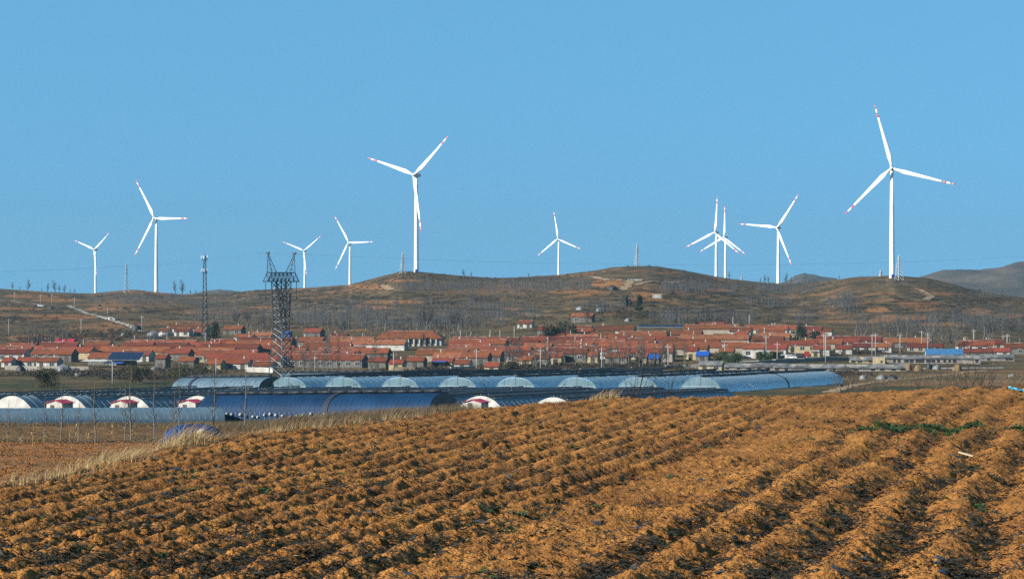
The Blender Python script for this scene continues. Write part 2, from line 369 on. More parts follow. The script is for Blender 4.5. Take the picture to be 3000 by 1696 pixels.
M_cyan = mat('turquoise_sheet', (0.10, 0.52, 0.66), (0.07, 0.42, 0.56), 4, 0.45)
M_wood = mat('bleached_wood', (0.66, 0.55, 0.38), None, 3, 0.85)
M_road = mat('pale_concrete_road', (0.46, 0.42, 0.36), (0.36, 0.32, 0.27), 0.2, 0.9, space='World')
M_dirt = mat('pale_dirt_track', (0.42, 0.28, 0.15), (0.32, 0.21, 0.11), 0.2, 0.95, space='World')
M_carw = mat('white_car_paint', (0.75, 0.76, 0.76), None, 1, 0.3, spec=0.5)
M_carr = mat('red_truck_paint', (0.35, 0.03, 0.03), None, 1, 0.4)
M_tyre = mat('black_tyre', (0.015, 0.015, 0.015), None, 1, 0.8)
M_greyt = mat('grey_stack_cover', (0.22, 0.235, 0.24), (0.12, 0.125, 0.13), 0.8, 0.5, 0.08, 2)
M_hay = mat('straw_stack', (0.30, 0.20, 0.10), (0.22, 0.15, 0.08), 1, 0.95, 0.1, 3)
M_pink = mat('pink_sacks', (0.55, 0.22, 0.22), (0.6, 0.45, 0.42), 1.2, 0.8)

# ------------------------------------------------------------------ land sheets
def seg_mask(u, v, pts, r):
    m = np.zeros(u.shape)
    for (a, b), (c, d) in zip(pts[:-1], pts[1:]):
        e0, e1 = c - a, d - b; L2 = e0 * e0 + e1 * e1
        t = np.clip(((u - a) * e0 + (v - b) * e1) / L2, 0, 1)
        m = np.maximum(m, 1 - sstep(r * 0.5, r, np.hypot(u - a - t * e0, v - b - t * e1)))
    return m
uc = np.concatenate([np.linspace(-2500, -220, 90, endpoint=False), np.linspace(-220, 3220, 700, endpoint=False), np.linspace(3220, 5500, 90)])
dr = np.concatenate([np.linspace(3, 40, 12, endpoint=False), np.linspace(40, 150, 70, endpoint=False), np.linspace(150, 400, 24, endpoint=False), np.linspace(400, 1040, 90, endpoint=False),
                     np.linspace(1040, 2050, 330, endpoint=False), np.geomspace(2050, 4600, 26)])
UU, DD = np.meshgrid(uc, dr)
ZZg = T(UU, DD); bank = T.bank
XX = (UU - U0) / F * DD
VVg = V0 - F * ZZg / DD
soil = np.zeros(UU.shape); green = np.zeros(UU.shape)
nzp = fbm(XX / 40, DD / 40, 3, 77)
for cu, cv, ru, rv in [(90, 868, 90, 6), (170, 880, 90, 5), (60, 905, 70, 6), (190, 928, 110, 8), (300, 905, 60, 6), (350, 846, 110, 4), (440, 858, 70, 5), (1085, 840, 75, 8), (1180, 822, 60, 4), (1160, 885, 90, 5),
                        (1105, 900, 60, 5), (1790, 832, 60, 13), (1700, 855, 120, 5), (1880, 862, 30, 8), (1500, 905, 40, 5), (2430, 912, 35, 9), (2570, 908, 34, 9), (2690, 890, 65, 9), (2730, 905, 60, 7), (2860, 915, 45, 11),
                        (2650, 930, 80, 7), (2780, 950, 80, 5), (2950, 925, 45, 7), (2580, 940, 45, 6), (2450, 870, 30, 5), (2760, 860, 60, 5), (1980, 925, 60, 6), (1960, 800, 40, 4), (2100, 850, 40, 4), (780, 900, 60, 5), (250, 985, 90, 9), (120, 990, 110, 10)]:
    r = ((UU - cu) / ru) ** 2 + ((VVg - cv) / rv) ** 2
    soil = np.maximum(soil, (1 - sstep(0.6, 1.15, r + (nzp - 0.5) * 1.2)) * (DD > 780) * (DD < crest_d(UU)))
soil = np.maximum(soil, sstep(0.63, 0.72, nzp) * 0.55 * (DD > 1050))
soil = np.maximum(soil, (1 - sstep(96, 101, DD + (nzp - .5) * 4)) * 0.95)                      # the low orange terrace beside the field
soil = np.maximum(soil, 0.35 * sstep(104, 110, DD) * (1 - sstep(150, 200, DD)))
soil = np.maximum(soil, 0.75 * (DD > 520) * (DD < 760) * sstep(2250, 2500, UU) * sstep(0.5, 0.6, fbm(XX / 25, DD / 12, 2, 15)))
green = np.maximum(green, (DD > 440) * (DD < 730) * sstep(0.50, 0.58, fbm(XX / 30, DD / 9, 3, 88)) * 0.9)
for cu, cv, ru, rv in [(2750, 1110, 170, 5), (2650, 1135, 120, 6), (90, 1130, 120, 9), (430, 1125, 150, 8)]:
    green = np.maximum(green, 1 - sstep(0.6, 1.1, ((UU - cu) / ru) ** 2 + ((VVg - cv) / rv) ** 2))
def Tg(u, d):
    u = np.asarray(u, float); d = np.asarray(d, float)
    i = np.clip(np.searchsorted(uc, u) - 1, 0, len(uc) - 2); j = np.clip(np.searchsorted(dr, d) - 1, 0, len(dr) - 2)
    a = (u - uc[i]) / (uc[i + 1] - uc[i]); b = (d - dr[j]) / (dr[j + 1] - dr[j])
    return (ZZg[j, i] * (1 - a) + ZZg[j, i + 1] * a) * (1 - b) + (ZZg[j + 1, i] * (1 - a) + ZZg[j + 1, i + 1] * a) * b
def Txy(x, y): return float(Tg(U0 + F * x / y, y))
def hit(u, v, dmin=60.0, dmax=4200.0):
    i = int(np.clip(np.searchsorted(uc, u) - 1, 0, len(uc) - 2)); a = (u - uc[i]) / (uc[i + 1] - uc[i])
    j0, j1 = np.searchsorted(dr, dmin), np.searchsorted(dr, dmax)
    zc_ = ZZg[j0:j1, i] * (1 - a) + ZZg[j0:j1, i + 1] * a; dd = dr[j0:j1]; vv = V0 - F * zc_ / dd
    k = np.nonzero(vv <= v)[0]
    if len(k) == 0: d = dd[-1]
    elif k[0] == 0: d = dd[0]
    else:
        k = k[0]; t = (vv[k - 1] - v) / max(vv[k - 1] - vv[k], 1e-6); d = dd[k - 1] + (dd[k] - dd[k - 1]) * t
    return (u - U0) / F * d, float(d), float(Tg(u, d))
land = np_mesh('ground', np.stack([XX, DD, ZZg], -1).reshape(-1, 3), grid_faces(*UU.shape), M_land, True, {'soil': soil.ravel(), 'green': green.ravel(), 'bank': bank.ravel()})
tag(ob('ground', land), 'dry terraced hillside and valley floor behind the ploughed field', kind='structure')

uf = np.concatenate([np.linspace(-900, -60, 60, endpoint=False), np.linspace(-60, 3060, 640, endpoint=False), np.linspace(3060, 4200, 70)])
df = np.concatenate([np.linspace(5, 18, 24, endpoint=False), 2.7 * F / np.linspace(2.7 * F / 18, 2.7 * F / 82.0, 560)])
FU, FD = np.meshgrid(uf, df); FX = (FU - U0) / F * FD
FZ = field_z(FX, FD)
q_, p_, band_, r_ = field_rows(FX, FD)
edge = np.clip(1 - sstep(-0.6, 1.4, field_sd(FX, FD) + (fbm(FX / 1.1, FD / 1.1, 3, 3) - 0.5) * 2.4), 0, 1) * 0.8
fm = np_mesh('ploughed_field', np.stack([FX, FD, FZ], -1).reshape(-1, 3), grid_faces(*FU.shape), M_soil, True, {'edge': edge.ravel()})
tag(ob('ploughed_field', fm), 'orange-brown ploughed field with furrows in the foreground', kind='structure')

# distant hills on the right
def distant(name, us, vsk, d0, label):
    U = np.linspace(us[0], us[-1], 240); R = np.linspace(0, 1, 60)
    UU2, RR = np.meshgrid(U, R); D = d0 - 900 * (1 - RR) ** 1.0 + np.clip(RR - 0.96, 0, 1) * 4000
    v1 = np.interp(UU2, us, vsk); x = (UU2 - U0) / F * D
    zt = -(v1 - V0) / F * d0
    s = np.clip(RR / 0.94, 0, 1)
    z = -80 + (zt + 80) * np.sin(s * math.pi / 2) ** 0.9 - np.clip(RR - 0.94, 0, 1) * 900
    z = z + (fbm(x / 160, D / 160, 5, 3) - 0.5) * 60 * s * (1 - s) * 3 + (fbm(x / 30, D / 30, 3, 8) - 0.5) * 6
    me = np_mesh(name, np.stack([x, D, z], -1).reshape(-1, 3), grid_faces(*UU2.shape), M_far, True)
    return tag(ob(name, me), label, kind='structure')
distant('distant_hill', [2560, 2620, 2690, 2740, 2765, 2800, 2870, 2930, 2995, 3200, 3700], [835, 822, 818, 803, 795, 793, 793, 787, 774, 762, 780], 4700, 'hazy blue-grey hill on the right skyline')
distant('distant_hill', [2230, 2300, 2330, 2355, 2380, 2410, 2450, 2520], [845, 826, 808, 802, 805, 812, 818, 850], 5200, 'small hazy rocky hilltop between two turbines')
distant('distant_hill', [560, 600, 640, 680, 720, 780], [868, 858, 853, 854, 859, 872], 5000, 'faint blue hill far behind the left slope')

# roads and tracks draped on the land
def ribbon(name, pts, wid, m, label, dmin=60, lift=0.22):
    P = [Vector(hit(u, v, dmin)) for u, v in pts]
    Q = []
    for a, b in zip(P[:-1], P[1:]):
        n = max(2, int((b - a).length / 4))
        for k in range(n): Q.append(a.lerp(b, k / n))
    Q.append(P[-1])
    mb = MB(); V = []; nseg = 4
    for i, p in enumerate(Q):
        t = (Q[min(i + 1, len(Q) - 1)] - Q[max(i - 1, 0)]); t.z = 0; t.normalize(); s = Vector((t.y, -t.x, 0))
        wv = wid * (0.85 + 0.3 * math.sin(i * 1.7))
        for k in range(nseg + 1):
            c = p + s * (wv * (k / nseg - 0.5)); V.append((c.x, c.y, Txy(c.x, c.y) + lift))
    mb.add(V, [(i * (nseg + 1) + k, i * (nseg + 1) + k + 1, (i + 1) * (nseg + 1) + k + 1, (i + 1) * (nseg + 1) + k) for i in range(len(Q) - 1) for k in range(nseg)])
    return tag(mb.build(name, m, None, True), label, kind='structure')
ribbon('hill_road', [(203, 896), (245, 915), (300, 931), (345, 945), (385, 958), (415, 972)], 3.6, M_road, 'pale concrete road climbing the left slope', 800, 0.3)
ribbon('hill_road', [(5, 880), (60, 888), (110, 893), (126, 896)], 4.0, M_road, 'short pale road at the left edge', 800, 0.3)
ribbon('dirt_track', [(2690, 848), (2712, 858), (2730, 868), (2714, 879), (2760, 889), (2830, 904), (2900, 925)], 4.5, M_dirt, 'pale track winding down the right hill', 800, 0.3)
ribbon('dirt_track', [(1715, 810), (1750, 815), (1775, 819), (1810, 820), (1850, 829), (1828, 840), (1826, 848), (1835, 851)], 5, M_dirt, 'pale track crossing the central hilltop', 800, 0.3)
ribbon('dirt_track', [(2000, 826), (1930, 826), (1880, 831), (1845, 838), (1830, 845)], 3.5, M_dirt, 'side track joining the hilltop track', 800, 0.3)
ribbon('dirt_track', [(1118, 835), (1128, 842), (1150, 850)], 4, M_dirt, 'short track below the central turbine', 800, 0.3)
ribbon('farm_track', [(2430, 1150), (2500, 1130), (2570, 1119), (2660, 1110), (2760, 1100), (2820, 1092), (2900, 1086)], 4.0, M_dirt, 'orange farm track running past the greenhouses on the right', 300, 0.12)
ribbon('village_road', [(1560, 1089), (1700, 1085), (1900, 1078), (2120, 1066), (2260, 1056), (2420, 1049)], 5.0, M_road, 'road below the front houses of the village', 500, 0.15)

# ------------------------------------------------------------------ wind turbines
def blade_mesh(r0, r1, R, m, name):
    mb = MB(); n = 10; rings = max(2, int((r1 - r0) / R * 22) + 1); V = []
    for i in range(rings + 1):
        r = r0 + (r1 - r0) * i / rings; t = r / R
        if t < 0.05: ch, th = 1.8, 1.8
        else:
            k = min(1, (t - 0.05) / 0.15); k = k * k * (3 - 2 * k)
            ch = (1.8 + 1.7 * k) if t < 0.2 else 3.5 - 2.75 * ((t - 0.2) / 0.8) ** 0.85
            th = ch * (1.0 - 0.78 * k) if t < 0.2 else ch * (0.22 - 0.08 * t)
        if t > 0.985: ch *= 0.6
        tw = math.radians(24 * (1 - t) ** 1.5)
        ch *= .85; th *= .8
        for j in range(n):
            a = 2 * math.pi * j / n; cx = ch * (0.5 * math.cos(a)) + (ch * 0.18 if t > .05 else 0); cyy = th * 0.5 * math.sin(a) * (0.6 + 0.4 * math.cos(a) if t > .12 else 1)
            V.append((cx * math.cos(tw) - cyy * math.sin(tw), cx * math.sin(tw) + cyy * math.cos(tw) - 0.0012 * r * r, r))
    fs = [(i * n + j, i * n + (j + 1) % n, (i + 1) * n + (j + 1) % n, (i + 1) * n + j) for i in range(rings) for j in range(n)]
    fs += [tuple(range(n))[::-1], tuple(range(rings * n, (rings + 1) * n))]
    return mb.add(V, fs).mesh(name, m, True)
BR = 40.0
ME_bl = blade_mesh(0.9, 32.2, BR, M_white, 'blade'); ME_b1 = blade_mesh(32.2, 34.4, BR, M_red, 'red_band'); ME_b2 = blade_mesh(34.4, 37.6, BR, M_white, 'white_tip'); ME_b3 = blade_mesh(37.6, BR, BR, M_red, 'red_tip')
def nacelle_mesh():
    mb = MB(); V = []
    secs = [(-3.6, 1.25, 1.25, 0.0), (-3.0, 1.7, 1.75, 0.05), (2.0, 1.8, 1.95, 0.1), (5.6, 1.55, 1.6, 0.15), (6.4, 1.0, 1.1, 0.15)]
    n = 12
    for y, w, h, c in secs:
        for j in range(n):
            a = 2 * math.pi * (j + .5) / n; ca, sa = math.cos(a), math.sin(a)
            V.append((w * math.copysign(abs(ca) ** 0.6, ca), y, c + h * math.copysign(abs(sa) ** 0.6, sa)))
    fs = [(i * n + j, (i + 1) * n + j, (i + 1) * n + (j + 1) % n, i * n + (j + 1) % n) for i in range(len(secs) - 1) for j in range(n)]
    fs += [tuple(range(n)), tuple(range((len(secs) - 1) * n, len(secs) * n))[::-1]]
    return mb.add(V, fs).mesh('nacelle', M_grey, True)
def hub_mesh():
    mb = MB(); V = []; n = 12; prof = [(-0.1, 1.45), (0.9, 1.55), (2.0, 1.35), (2.8, 0.8), (3.1, 0.02)]
    for y, r in prof: V += [(r * math.cos(2 * math.pi * j / n), -y, r * math.sin(2 * math.pi * j / n)) for j in range(n)]
    fs = [(i * n + j, i * n + (j + 1) % n, (i + 1) * n + (j + 1) % n, (i + 1) * n + j) for i in range(len(prof) - 1) for j in range(n)] + [tuple(range(n))[::-1]]
    return mb.add(V, fs).mesh('hub', M_white, True)
ME_nac, ME_hub = nacelle_mesh(), hub_mesh()
def turbine(u, vhub, d, phase, yaw, label, blue=False, dark=False):
    x = (u - U0) / F * d; zh = -(vhub - V0) / F * d
    zb = Txy(x, d) - 0.3; H = zh - 1.35 - zb
    t = thing('wind_turbine', label, 'wind turbine', (x, d, zb), 0, 'wind turbines on the ridge')
    mb = MB(); n = 28; V = []; prof = [(0, 1.75), (0.6, 1.68), (H * 0.33, 1.5), (H * 0.66, 1.28), (H, 1.0)]
    for z, r in prof: V += [(r * math.cos(2 * math.pi * j / n), r * math.sin(2 * math.pi * j / n), z) for j in range(n)]
    mb.add(V, [(i * n + j, i * n + (j + 1) % n, (i + 1) * n + (j + 1) % n, (i + 1) * n + j) for i in range(len(prof) - 1) for j in range(n)] + [tuple(range((len(prof) - 1) * n, len(prof) * n))])
    mb.build('tower', M_white, t, True)
    mb = MB(); V = []                                                                   # flange rings between tower sections
    for zz, r in ((H * 0.33, 1.5), (H * 0.66, 1.28)):
        f = MB(); V = []
        for z, rr in ((-0.12, r + .01), (-0.1, r + 0.09), (0.1, r + 0.09), (0.12, r + .01)): V += [(rr * math.cos(2 * math.pi * j / n), rr * math.sin(2 * math.pi * j / n), zz + z) for j in range(n)]
        f.add(V, [(i * n + j, i * n + (j + 1) % n, (i + 1) * n + (j + 1) % n, (i + 1) * n + j) for i in range(3) for j in range(n)]).build('flange', M_grey, t, True)
    if blue:
        MB().box((0.2, -2.7, 1.3), (2.0, 1.6, 2.2)).build('transformer_box', M_blue, t)
    else:
        MB().box((0, -1.70, 1.6), (0.8, 0.14, 2.0)).build('door', M_grey, t)
    na = ob('nacelle', ME_nac, None, t, (0, 0, H + 1.35), yaw); na.scale = (.72, .72, .72)
    hb = ob('hub', ME_hub, None, t); R0 = Matrix.Rotation(yaw, 4, 'Z'); p = R0 @ Vector((0, -2.6, 0))
    hb.location = (p.x, p.y, H + 1.35); hb.rotation_euler = (0, 0, yaw); hb.scale = (.78, .78, .78)
    for k in range(3):
        a = math.radians(phase + 120 * k)
        Mx = Matrix.Translation((0, 0, H + 1.35)) @ R0 @ Matrix.Translation((0, -3.5, 0)) @ Matrix.Rotation(a, 4, 'Y')
        b = ob('blade', ME_bl, None, t); b.matrix_local = Mx
        for me, nm in ((ME_b1, 'red_band'), (ME_b2, 'white_band'), (ME_b3, 'red_tip')): ob(nm, me, None, b)
    return t
S = 3000 / 2575.0
YAW = -math.radians(28)
for (u, v, d, ph, yw, lab, bl) in [
    (2243, 424, 1425, -15, -12, 'tallest and nearest white wind turbine, on the right hilltop', True),
    (1047, 441, 1625, 49, -32, 'large white wind turbine on the central hill', True),
    (393, 549, 2120, -29, -28, 'mid-sized white wind turbine on the left ridge beside a lattice mast', False),
    (240, 628, 3500, 51, -30, 'small white wind turbine farthest to the left', False),
    (766, 631, 3700, 52, -20, 'small white wind turbine right behind the power pylon', False),
    (880, 610, 2950, -31, -30, 'small white wind turbine on the slope left of the central hill', False),
    (1405, 601, 3300, -8, -25, 'lone small white wind turbine between the two central hilltops', False),
    (1801, 585, 2600, 6, -35, 'left one of two overlapping small wind turbines', False),
    (1824, 597, 2950, 3, -38, 'right one of two overlapping small wind turbines', False),
    (1957, 573, 2260, 36, -30, 'mid-sized white wind turbine in the saddle right of the overlapping pair', False)]:
    turbine(u * S, v * S, d, ph, math.radians(yw), lab, bl)

# ------------------------------------------------------------------ lattice masts
def lattice(t, H, w0, w1, nsec, r, m, parts=('leg', 'bracing'), z0=0.0):
    def c(k, z):
        w = w0 + (w1 - w0) * (z / H); return Vector(((1 if k in (1, 2) else -1) * w / 2, (1 if k in (2, 3) else -1) * w / 2, z + z0))
    for k in range(4): MB().tube(c(k, 0), c(k, H), r, r * 0.8, 4).build(parts[0], m, t)
    br = MB(); zs = [H * (1 - (1 - i / nsec) ** 1.25) for i in range(nsec + 1)]
    for i in range(nsec):
        for k in range(4):
            k2 = (k + 1) % 4
            br.tube(c(k, zs[i]), c(k2, zs[i + 1]), r * 0.55, n=3, cap=False); br.tube(c(k2, zs[i]), c(k, zs[i + 1]), r * 0.55, n=3, cap=False)
            br.tube(c(k, zs[i + 1]), c(k2, zs[i + 1]), r * 0.55, n=3, cap=False)
    br.build(parts[1], m, t)
def hillmast(u, vt, vb, d, label, w=3.4):
    x = (u - U0) / F * d; z = Txy(x, d) - 0.2; H = -(vt - V0) / F * d - z
    t = thing('lattice_mast', label, 'mast', (x, d, z), 0.5, 'pale lattice masts on the ridge')
    lattice(t, H * 0.92, w, 0.8, 8, 0.12, M_steel_w)
    MB().tube((0, 0, H * 0.9), (0, 0, H), 0.14, 0.05, 4).build('antenna', M_steel_w, t)
    mb = MB()
    for zz, w2 in ((0.62, 1.7), (0.74, 1.4)): mb.box((0, 0, H * zz), (w2 * 2, 0.18, 0.18))
    mb.build('crossarm', M_steel_w, t)
hillmast(370, 765, 852, 1850, 'pale lattice mast on the left ridge between two turbines')
hillmast(1180, 738, 793, 1600, 'pale lattice mast left of the large central turbine')
hillmast(1867, 711, 777, 1640, 'pale lattice mast on the highest central hilltop', 3.0)
hillmast(2634, 743, 818, 1390, 'pale lattice mast at the foot of the tallest turbine', 4.0)
hillmast(2580, 792, 808, 1500, 'tiny lattice mast left of the tallest turbine', 1.6)
hillmast(2173, 805, 824, 2200, 'tiny lattice mast left of the saddle turbine', 1.8)

# telecom mast
x, d = (600 - U0) / F * 985, 985.0
zb = Txy(x, d) - 0.2; H = -(748 - V0) / F * d - zb
t = thing('telecom_mast', 'slim grey telecom mast with white panel antennas above the farmhouse', 'mast', (x, d, zb), 0.3)
lattice(t, H, 2.3, 0.75, 16, 0.11, M_steel)
for hz, rad, nn in ((H * 0.955, 1.25, 8), (H * 0.80, 1.15, 8)):
    mb = MB(); ring = [Vector((rad * math.cos(2 * math.pi * k / 12), rad * math.sin(2 * math.pi * k / 12), hz)) for k in range(12)]
    for k in range(12):
        for dz in (-0.45, 0.35): mb.tube(ring[k] + Vector((0, 0, dz)), ring[(k + 1) % 12] + Vector((0, 0, dz)), 0.07, n=3, cap=False)
        mb.tube(ring[k] + Vector((0, 0, -.45)), ring[k] + Vector((0, 0, .35)), 0.05, n=3, cap=False)
        mb.tube((0, 0, hz - .45), ring[k] + Vector((0, 0, -.45)), 0.05, n=3, cap=False)
    mb.build('platform', M_steel, t)
    for k in range(5):
        a = 0.5 + 2 * math.pi * k / 5
        MB().box((rad * 1.12 * math.cos(a), rad * 1.12 * math.sin(a), hz + 0.75), (0.34, 0.34, 1.5)).build('panel_antenna', M_white, t)
MB().tube((0, 0, H), (0, 0, H + 2.0), 0.05, 0.02, 4).build('lightning_rod', M_steel, t)

# big power pylon (cat-head type)
PD = 600.0; PX = (824 - U0) / F * PD; PZ = Txy(PX, PD) - 0.2; PH = -(742 - V0) / F * PD - PZ
pyl = thing('power_pylon', 'grey steel lattice power pylon with two horns standing behind the greenhouses', 'pylon', (PX, PD, PZ), math.radians(58))
k_ = PH / 33.0
zw, zt, zc = 14.5 * k_, 26.0 * k_, 28.2 * k_
lattice(pyl, zw, 5.0, 2.9, 7, 0.17, M_steel, ('leg', 'body_bracing'))
for s in (-1, 1):
    arm = MB(); brc = MB()
    bot = [Vector((s * 0.1 + (i) * 1.0, j * 1.05, zw)) for i in (0, s) for j in (-1, 1)]
    bot = [Vector((a, b, zw)) for a in (s * 1.45, -s * 0.35) for b in (-1.45, 1.45)]
    top = [Vector((a, b, zt)) for a in (s * 3.1, s * 1.2) for b in (-0.8, 0.8)]
    for p, q in zip(bot, top): arm.tube(p, q, 0.16, n=4)
    arm.build('arm', M_steel, pyl)
    ns = 7
    for i in range(ns):
        for (a, b) in ((0, 1), (1, 3), (3, 2), (2, 0)):
            f0, f1 = i / ns, (i + 1) / ns
            brc.tube(bot[b].lerp(top[b], f0), bot[a].lerp(top[a], f1), 0.07, n=3, cap=False); brc.tube(bot[a].lerp(top[a], f0), bot[b].lerp(top[b], f1), 0.07, n=3, cap=False); brc.tube(bot[a].lerp(top[a], f1), bot[b].lerp(top[b], f1), 0.06, n=3, cap=False)
    brc.build('arm_bracing', M_steel, pyl)
    pk = MB(); tip = Vector((s * 5.6, 0, PH))
    for a in (s * 4.9, s * 2.9):
        for b in (-0.8, 0.8):
            pk.tube((a, b, zc), tip, 0.10, 0.08, 4)
            for f in (0.25, 0.5, 0.75):
                pk.tube(Vector((a, b, zc)).lerp(tip, f), Vector((s * 7.8 - a, -b, zc)).lerp(tip, f - 0.2), 0.05, n=3, cap=False)
    pk.box((s * 5.6, 0, PH), (0.5, 0.9, 0.5)); pk.build('horn', M_steel, pyl)
    MB().tube((s * 6.5, 0, zt + 0.1), (s * 6.5, 0, zt - 4.0), 0.09, n=6).tube((s * 6.5, 0, zt - 4.0), (s * 6.5, 0, zt - 4.6), 0.28, n=6).build('insulator', M_dark, pyl)
beam = MB()
for zz, hw in ((zt, 6.7), (zc, 4.9)):
    for b in (-0.8, 0.8): beam.tube((-hw, b if hw < 6 else b * 0.9, zz), (hw, b if hw < 6 else b * 0.9, zz), 0.13, n=4)
for s in (-1, 1):
    for b in (-0.75, 0.75): beam.tube((s * 4.9, b, zc), (s * 6.7, b * 0.9, zt), 0.12, n=4)
for i in range(12):
    x0, x1 = -5 + i * 10 / 12, -5 + (i + 1) * 10 / 12
    for b in (-0.8, 0.8):
        beam.tube((x0, b, zt if i % 2 else zc), (x1, b, zc if i % 2 else zt), 0.08, n=3, cap=False); beam.tube((x0, b, zt), (x0, b, zc), 0.06, n=3, cap=False)
    beam.tube((x0, -0.8, zt), (x1, 0.8, zt), 0.06, n=3, cap=False)
for s in (-1, 1):
    for a in (5.4, 6.0): beam.tube((s * a, -0.7, zt), (s * a, 0.7, zt), 0.06, n=3, cap=False); beam.tube((s * a, -0.75, zt), (s * (a - .5), -0.75, zc - (a - 4.9) * .8), 0.06, n=3, cap=False)
beam.build('crossbeam', M_steel, pyl)
MB().tube((-1.9, 0, zt), (0, 0, zt - 4.6), 0.08, n=5).tube((1.9, 0, zt), (0, 0, zt - 4.6), 0.08, n=5).box((0, 0, zt - 4.7), (.5, .5, .5)).build('insulator', M_dark, pyl)

def wire(name, pts, sag, r, label, group):
    mb = MB()
    for (a, b), sg in zip(zip(pts[:-1], pts[1:]), sag):
        n = 28; P = [Vector(a).lerp(Vector(b), k / n) - Vector((0, 0, sg * 4 * (k / n) * (1 - k / n))) for k in range(n + 1)]
        for p, q in zip(P[:-1], P[1:]): mb.tube(p, q, r, n=3, cap=False)
    return tag(mb.build(name, M_dark, None), label, 'power line', group)
RP = Matrix.Translation((PX, PD, PZ)) @ Matrix.Rotation(math.radians(58), 4, 'Z')
for nm, lx, lz, dv, sg in (('nearest', 6.5, zt - 4.5, 0, 1), ('middle', 0, zt - 4.7, 6, 1), ('farthest', -6.5, zt - 4.5, 12, 1)):
    p = RP @ Vector((lx, 0, lz))
    wire('power_line', [px(-500, 938 + dv, 430 + dv), p, px(3500, 800 + dv, 800 + dv * 2)], [1.5, 7.5], 0.032, nm + ' conductor of the pylon, a dark cable crossing in front of the hills', 'cables hung from the pylon')
for nm, lx in (('right', 5.6), ('left', -5.6)):
    p = RP @ Vector((lx, 0, PH))
    wire('power_line', [px(-500, 800, 450), p, px(3500, 715, 820)], [1.5, 5.0], 0.009, 'thin earth wire from the ' + nm + ' horn of the pylon, against the sky', 'cables hung from the pylon')

# ------------------------------------------------------------------ greenhouses
def arch(Wd, Hh, n=18, p=0.72):
    P = []
    for i in range(n + 1):
        a = math.pi * i / n; P.append((-Wd / 2 * math.cos(a), Hh * max(math.sin(a), 0) ** p))
    return P
ME_cache = {}
def sheet_mesh(key, Wd, Hh, L, m, a0=0.0, a1=1.0, off=0.0, n=20, th=0.05, p=0.72):
    if key in ME_cache: return ME_cache[key]
    P = arch(Wd + 2 * off, Hh + off, 40, p); i0, i1 = int(round(a0 * 40)), int(round(a1 * 40)); P = P[i0:i1 + 1]
    mb = MB(); V = []; ny = max(2, int(L / 2))
    for y in range(ny + 1):
        for (x, z) in P:
            e = 0.03 * math.sin(y * 2.1 + x) * (1 if 0 < y < ny else 0)
            V.append((x, L * y / ny, z + e))
    k = len(P)
    mb.add(V, [(y * k + i, (y + 1) * k + i, (y + 1) * k + i + 1, y * k + i + 1) for y in range(ny) for i in range(k - 1)])
    ME_cache[key] = mb.mesh(key, m, True); return ME_cache[key]
def rib_mesh(Wd, Hh, r=0.035, p=0.72, m=None):
    key = ('rib', Wd, Hh, r, p)
    if key in ME_cache: return ME_cache[key]
    P = arch(Wd + 0.06, Hh + 0.03, 14, p); mb = MB()
    for a, b in zip(P[:-1], P[1:]): mb.tube((a[0], 0, a[1]), (b[0], 0, b[1]), r, n=3, cap=False)
    ME_cache[key] = mb.mesh('rib', m or M_rib); return ME_cache[key]
def end_mesh(Wd, Hh, m, p=0.72, key=None):
    key = ('end', Wd, Hh, m.name)
    if key in ME_cache: return ME_cache[key]
    P = arch(Wd - 0.05, Hh - 0.03, 24, p); mb = MB(); V = [(0, -0.02, 0.0)] + [(x, -0.02 + (0.05 * math.sin(x * 3.1) if m is M_canvas else 0), z) for x, z in P]
    V2 = [(x, y + 0.06, z) for x, y, z in V]; n = len(V)
    fs = [(0, i, i + 1) for i in range(1, n - 1)] + [(n, n + i + 1, n + i) for i in range(1, n - 1)] + [(i, i + n, i + 1 + n, i + 1) for i in range(1, n - 1)]
    mb.add(V + V2, fs); ME_cache[key] = mb.mesh('end_wall', m); return ME_cache[key]
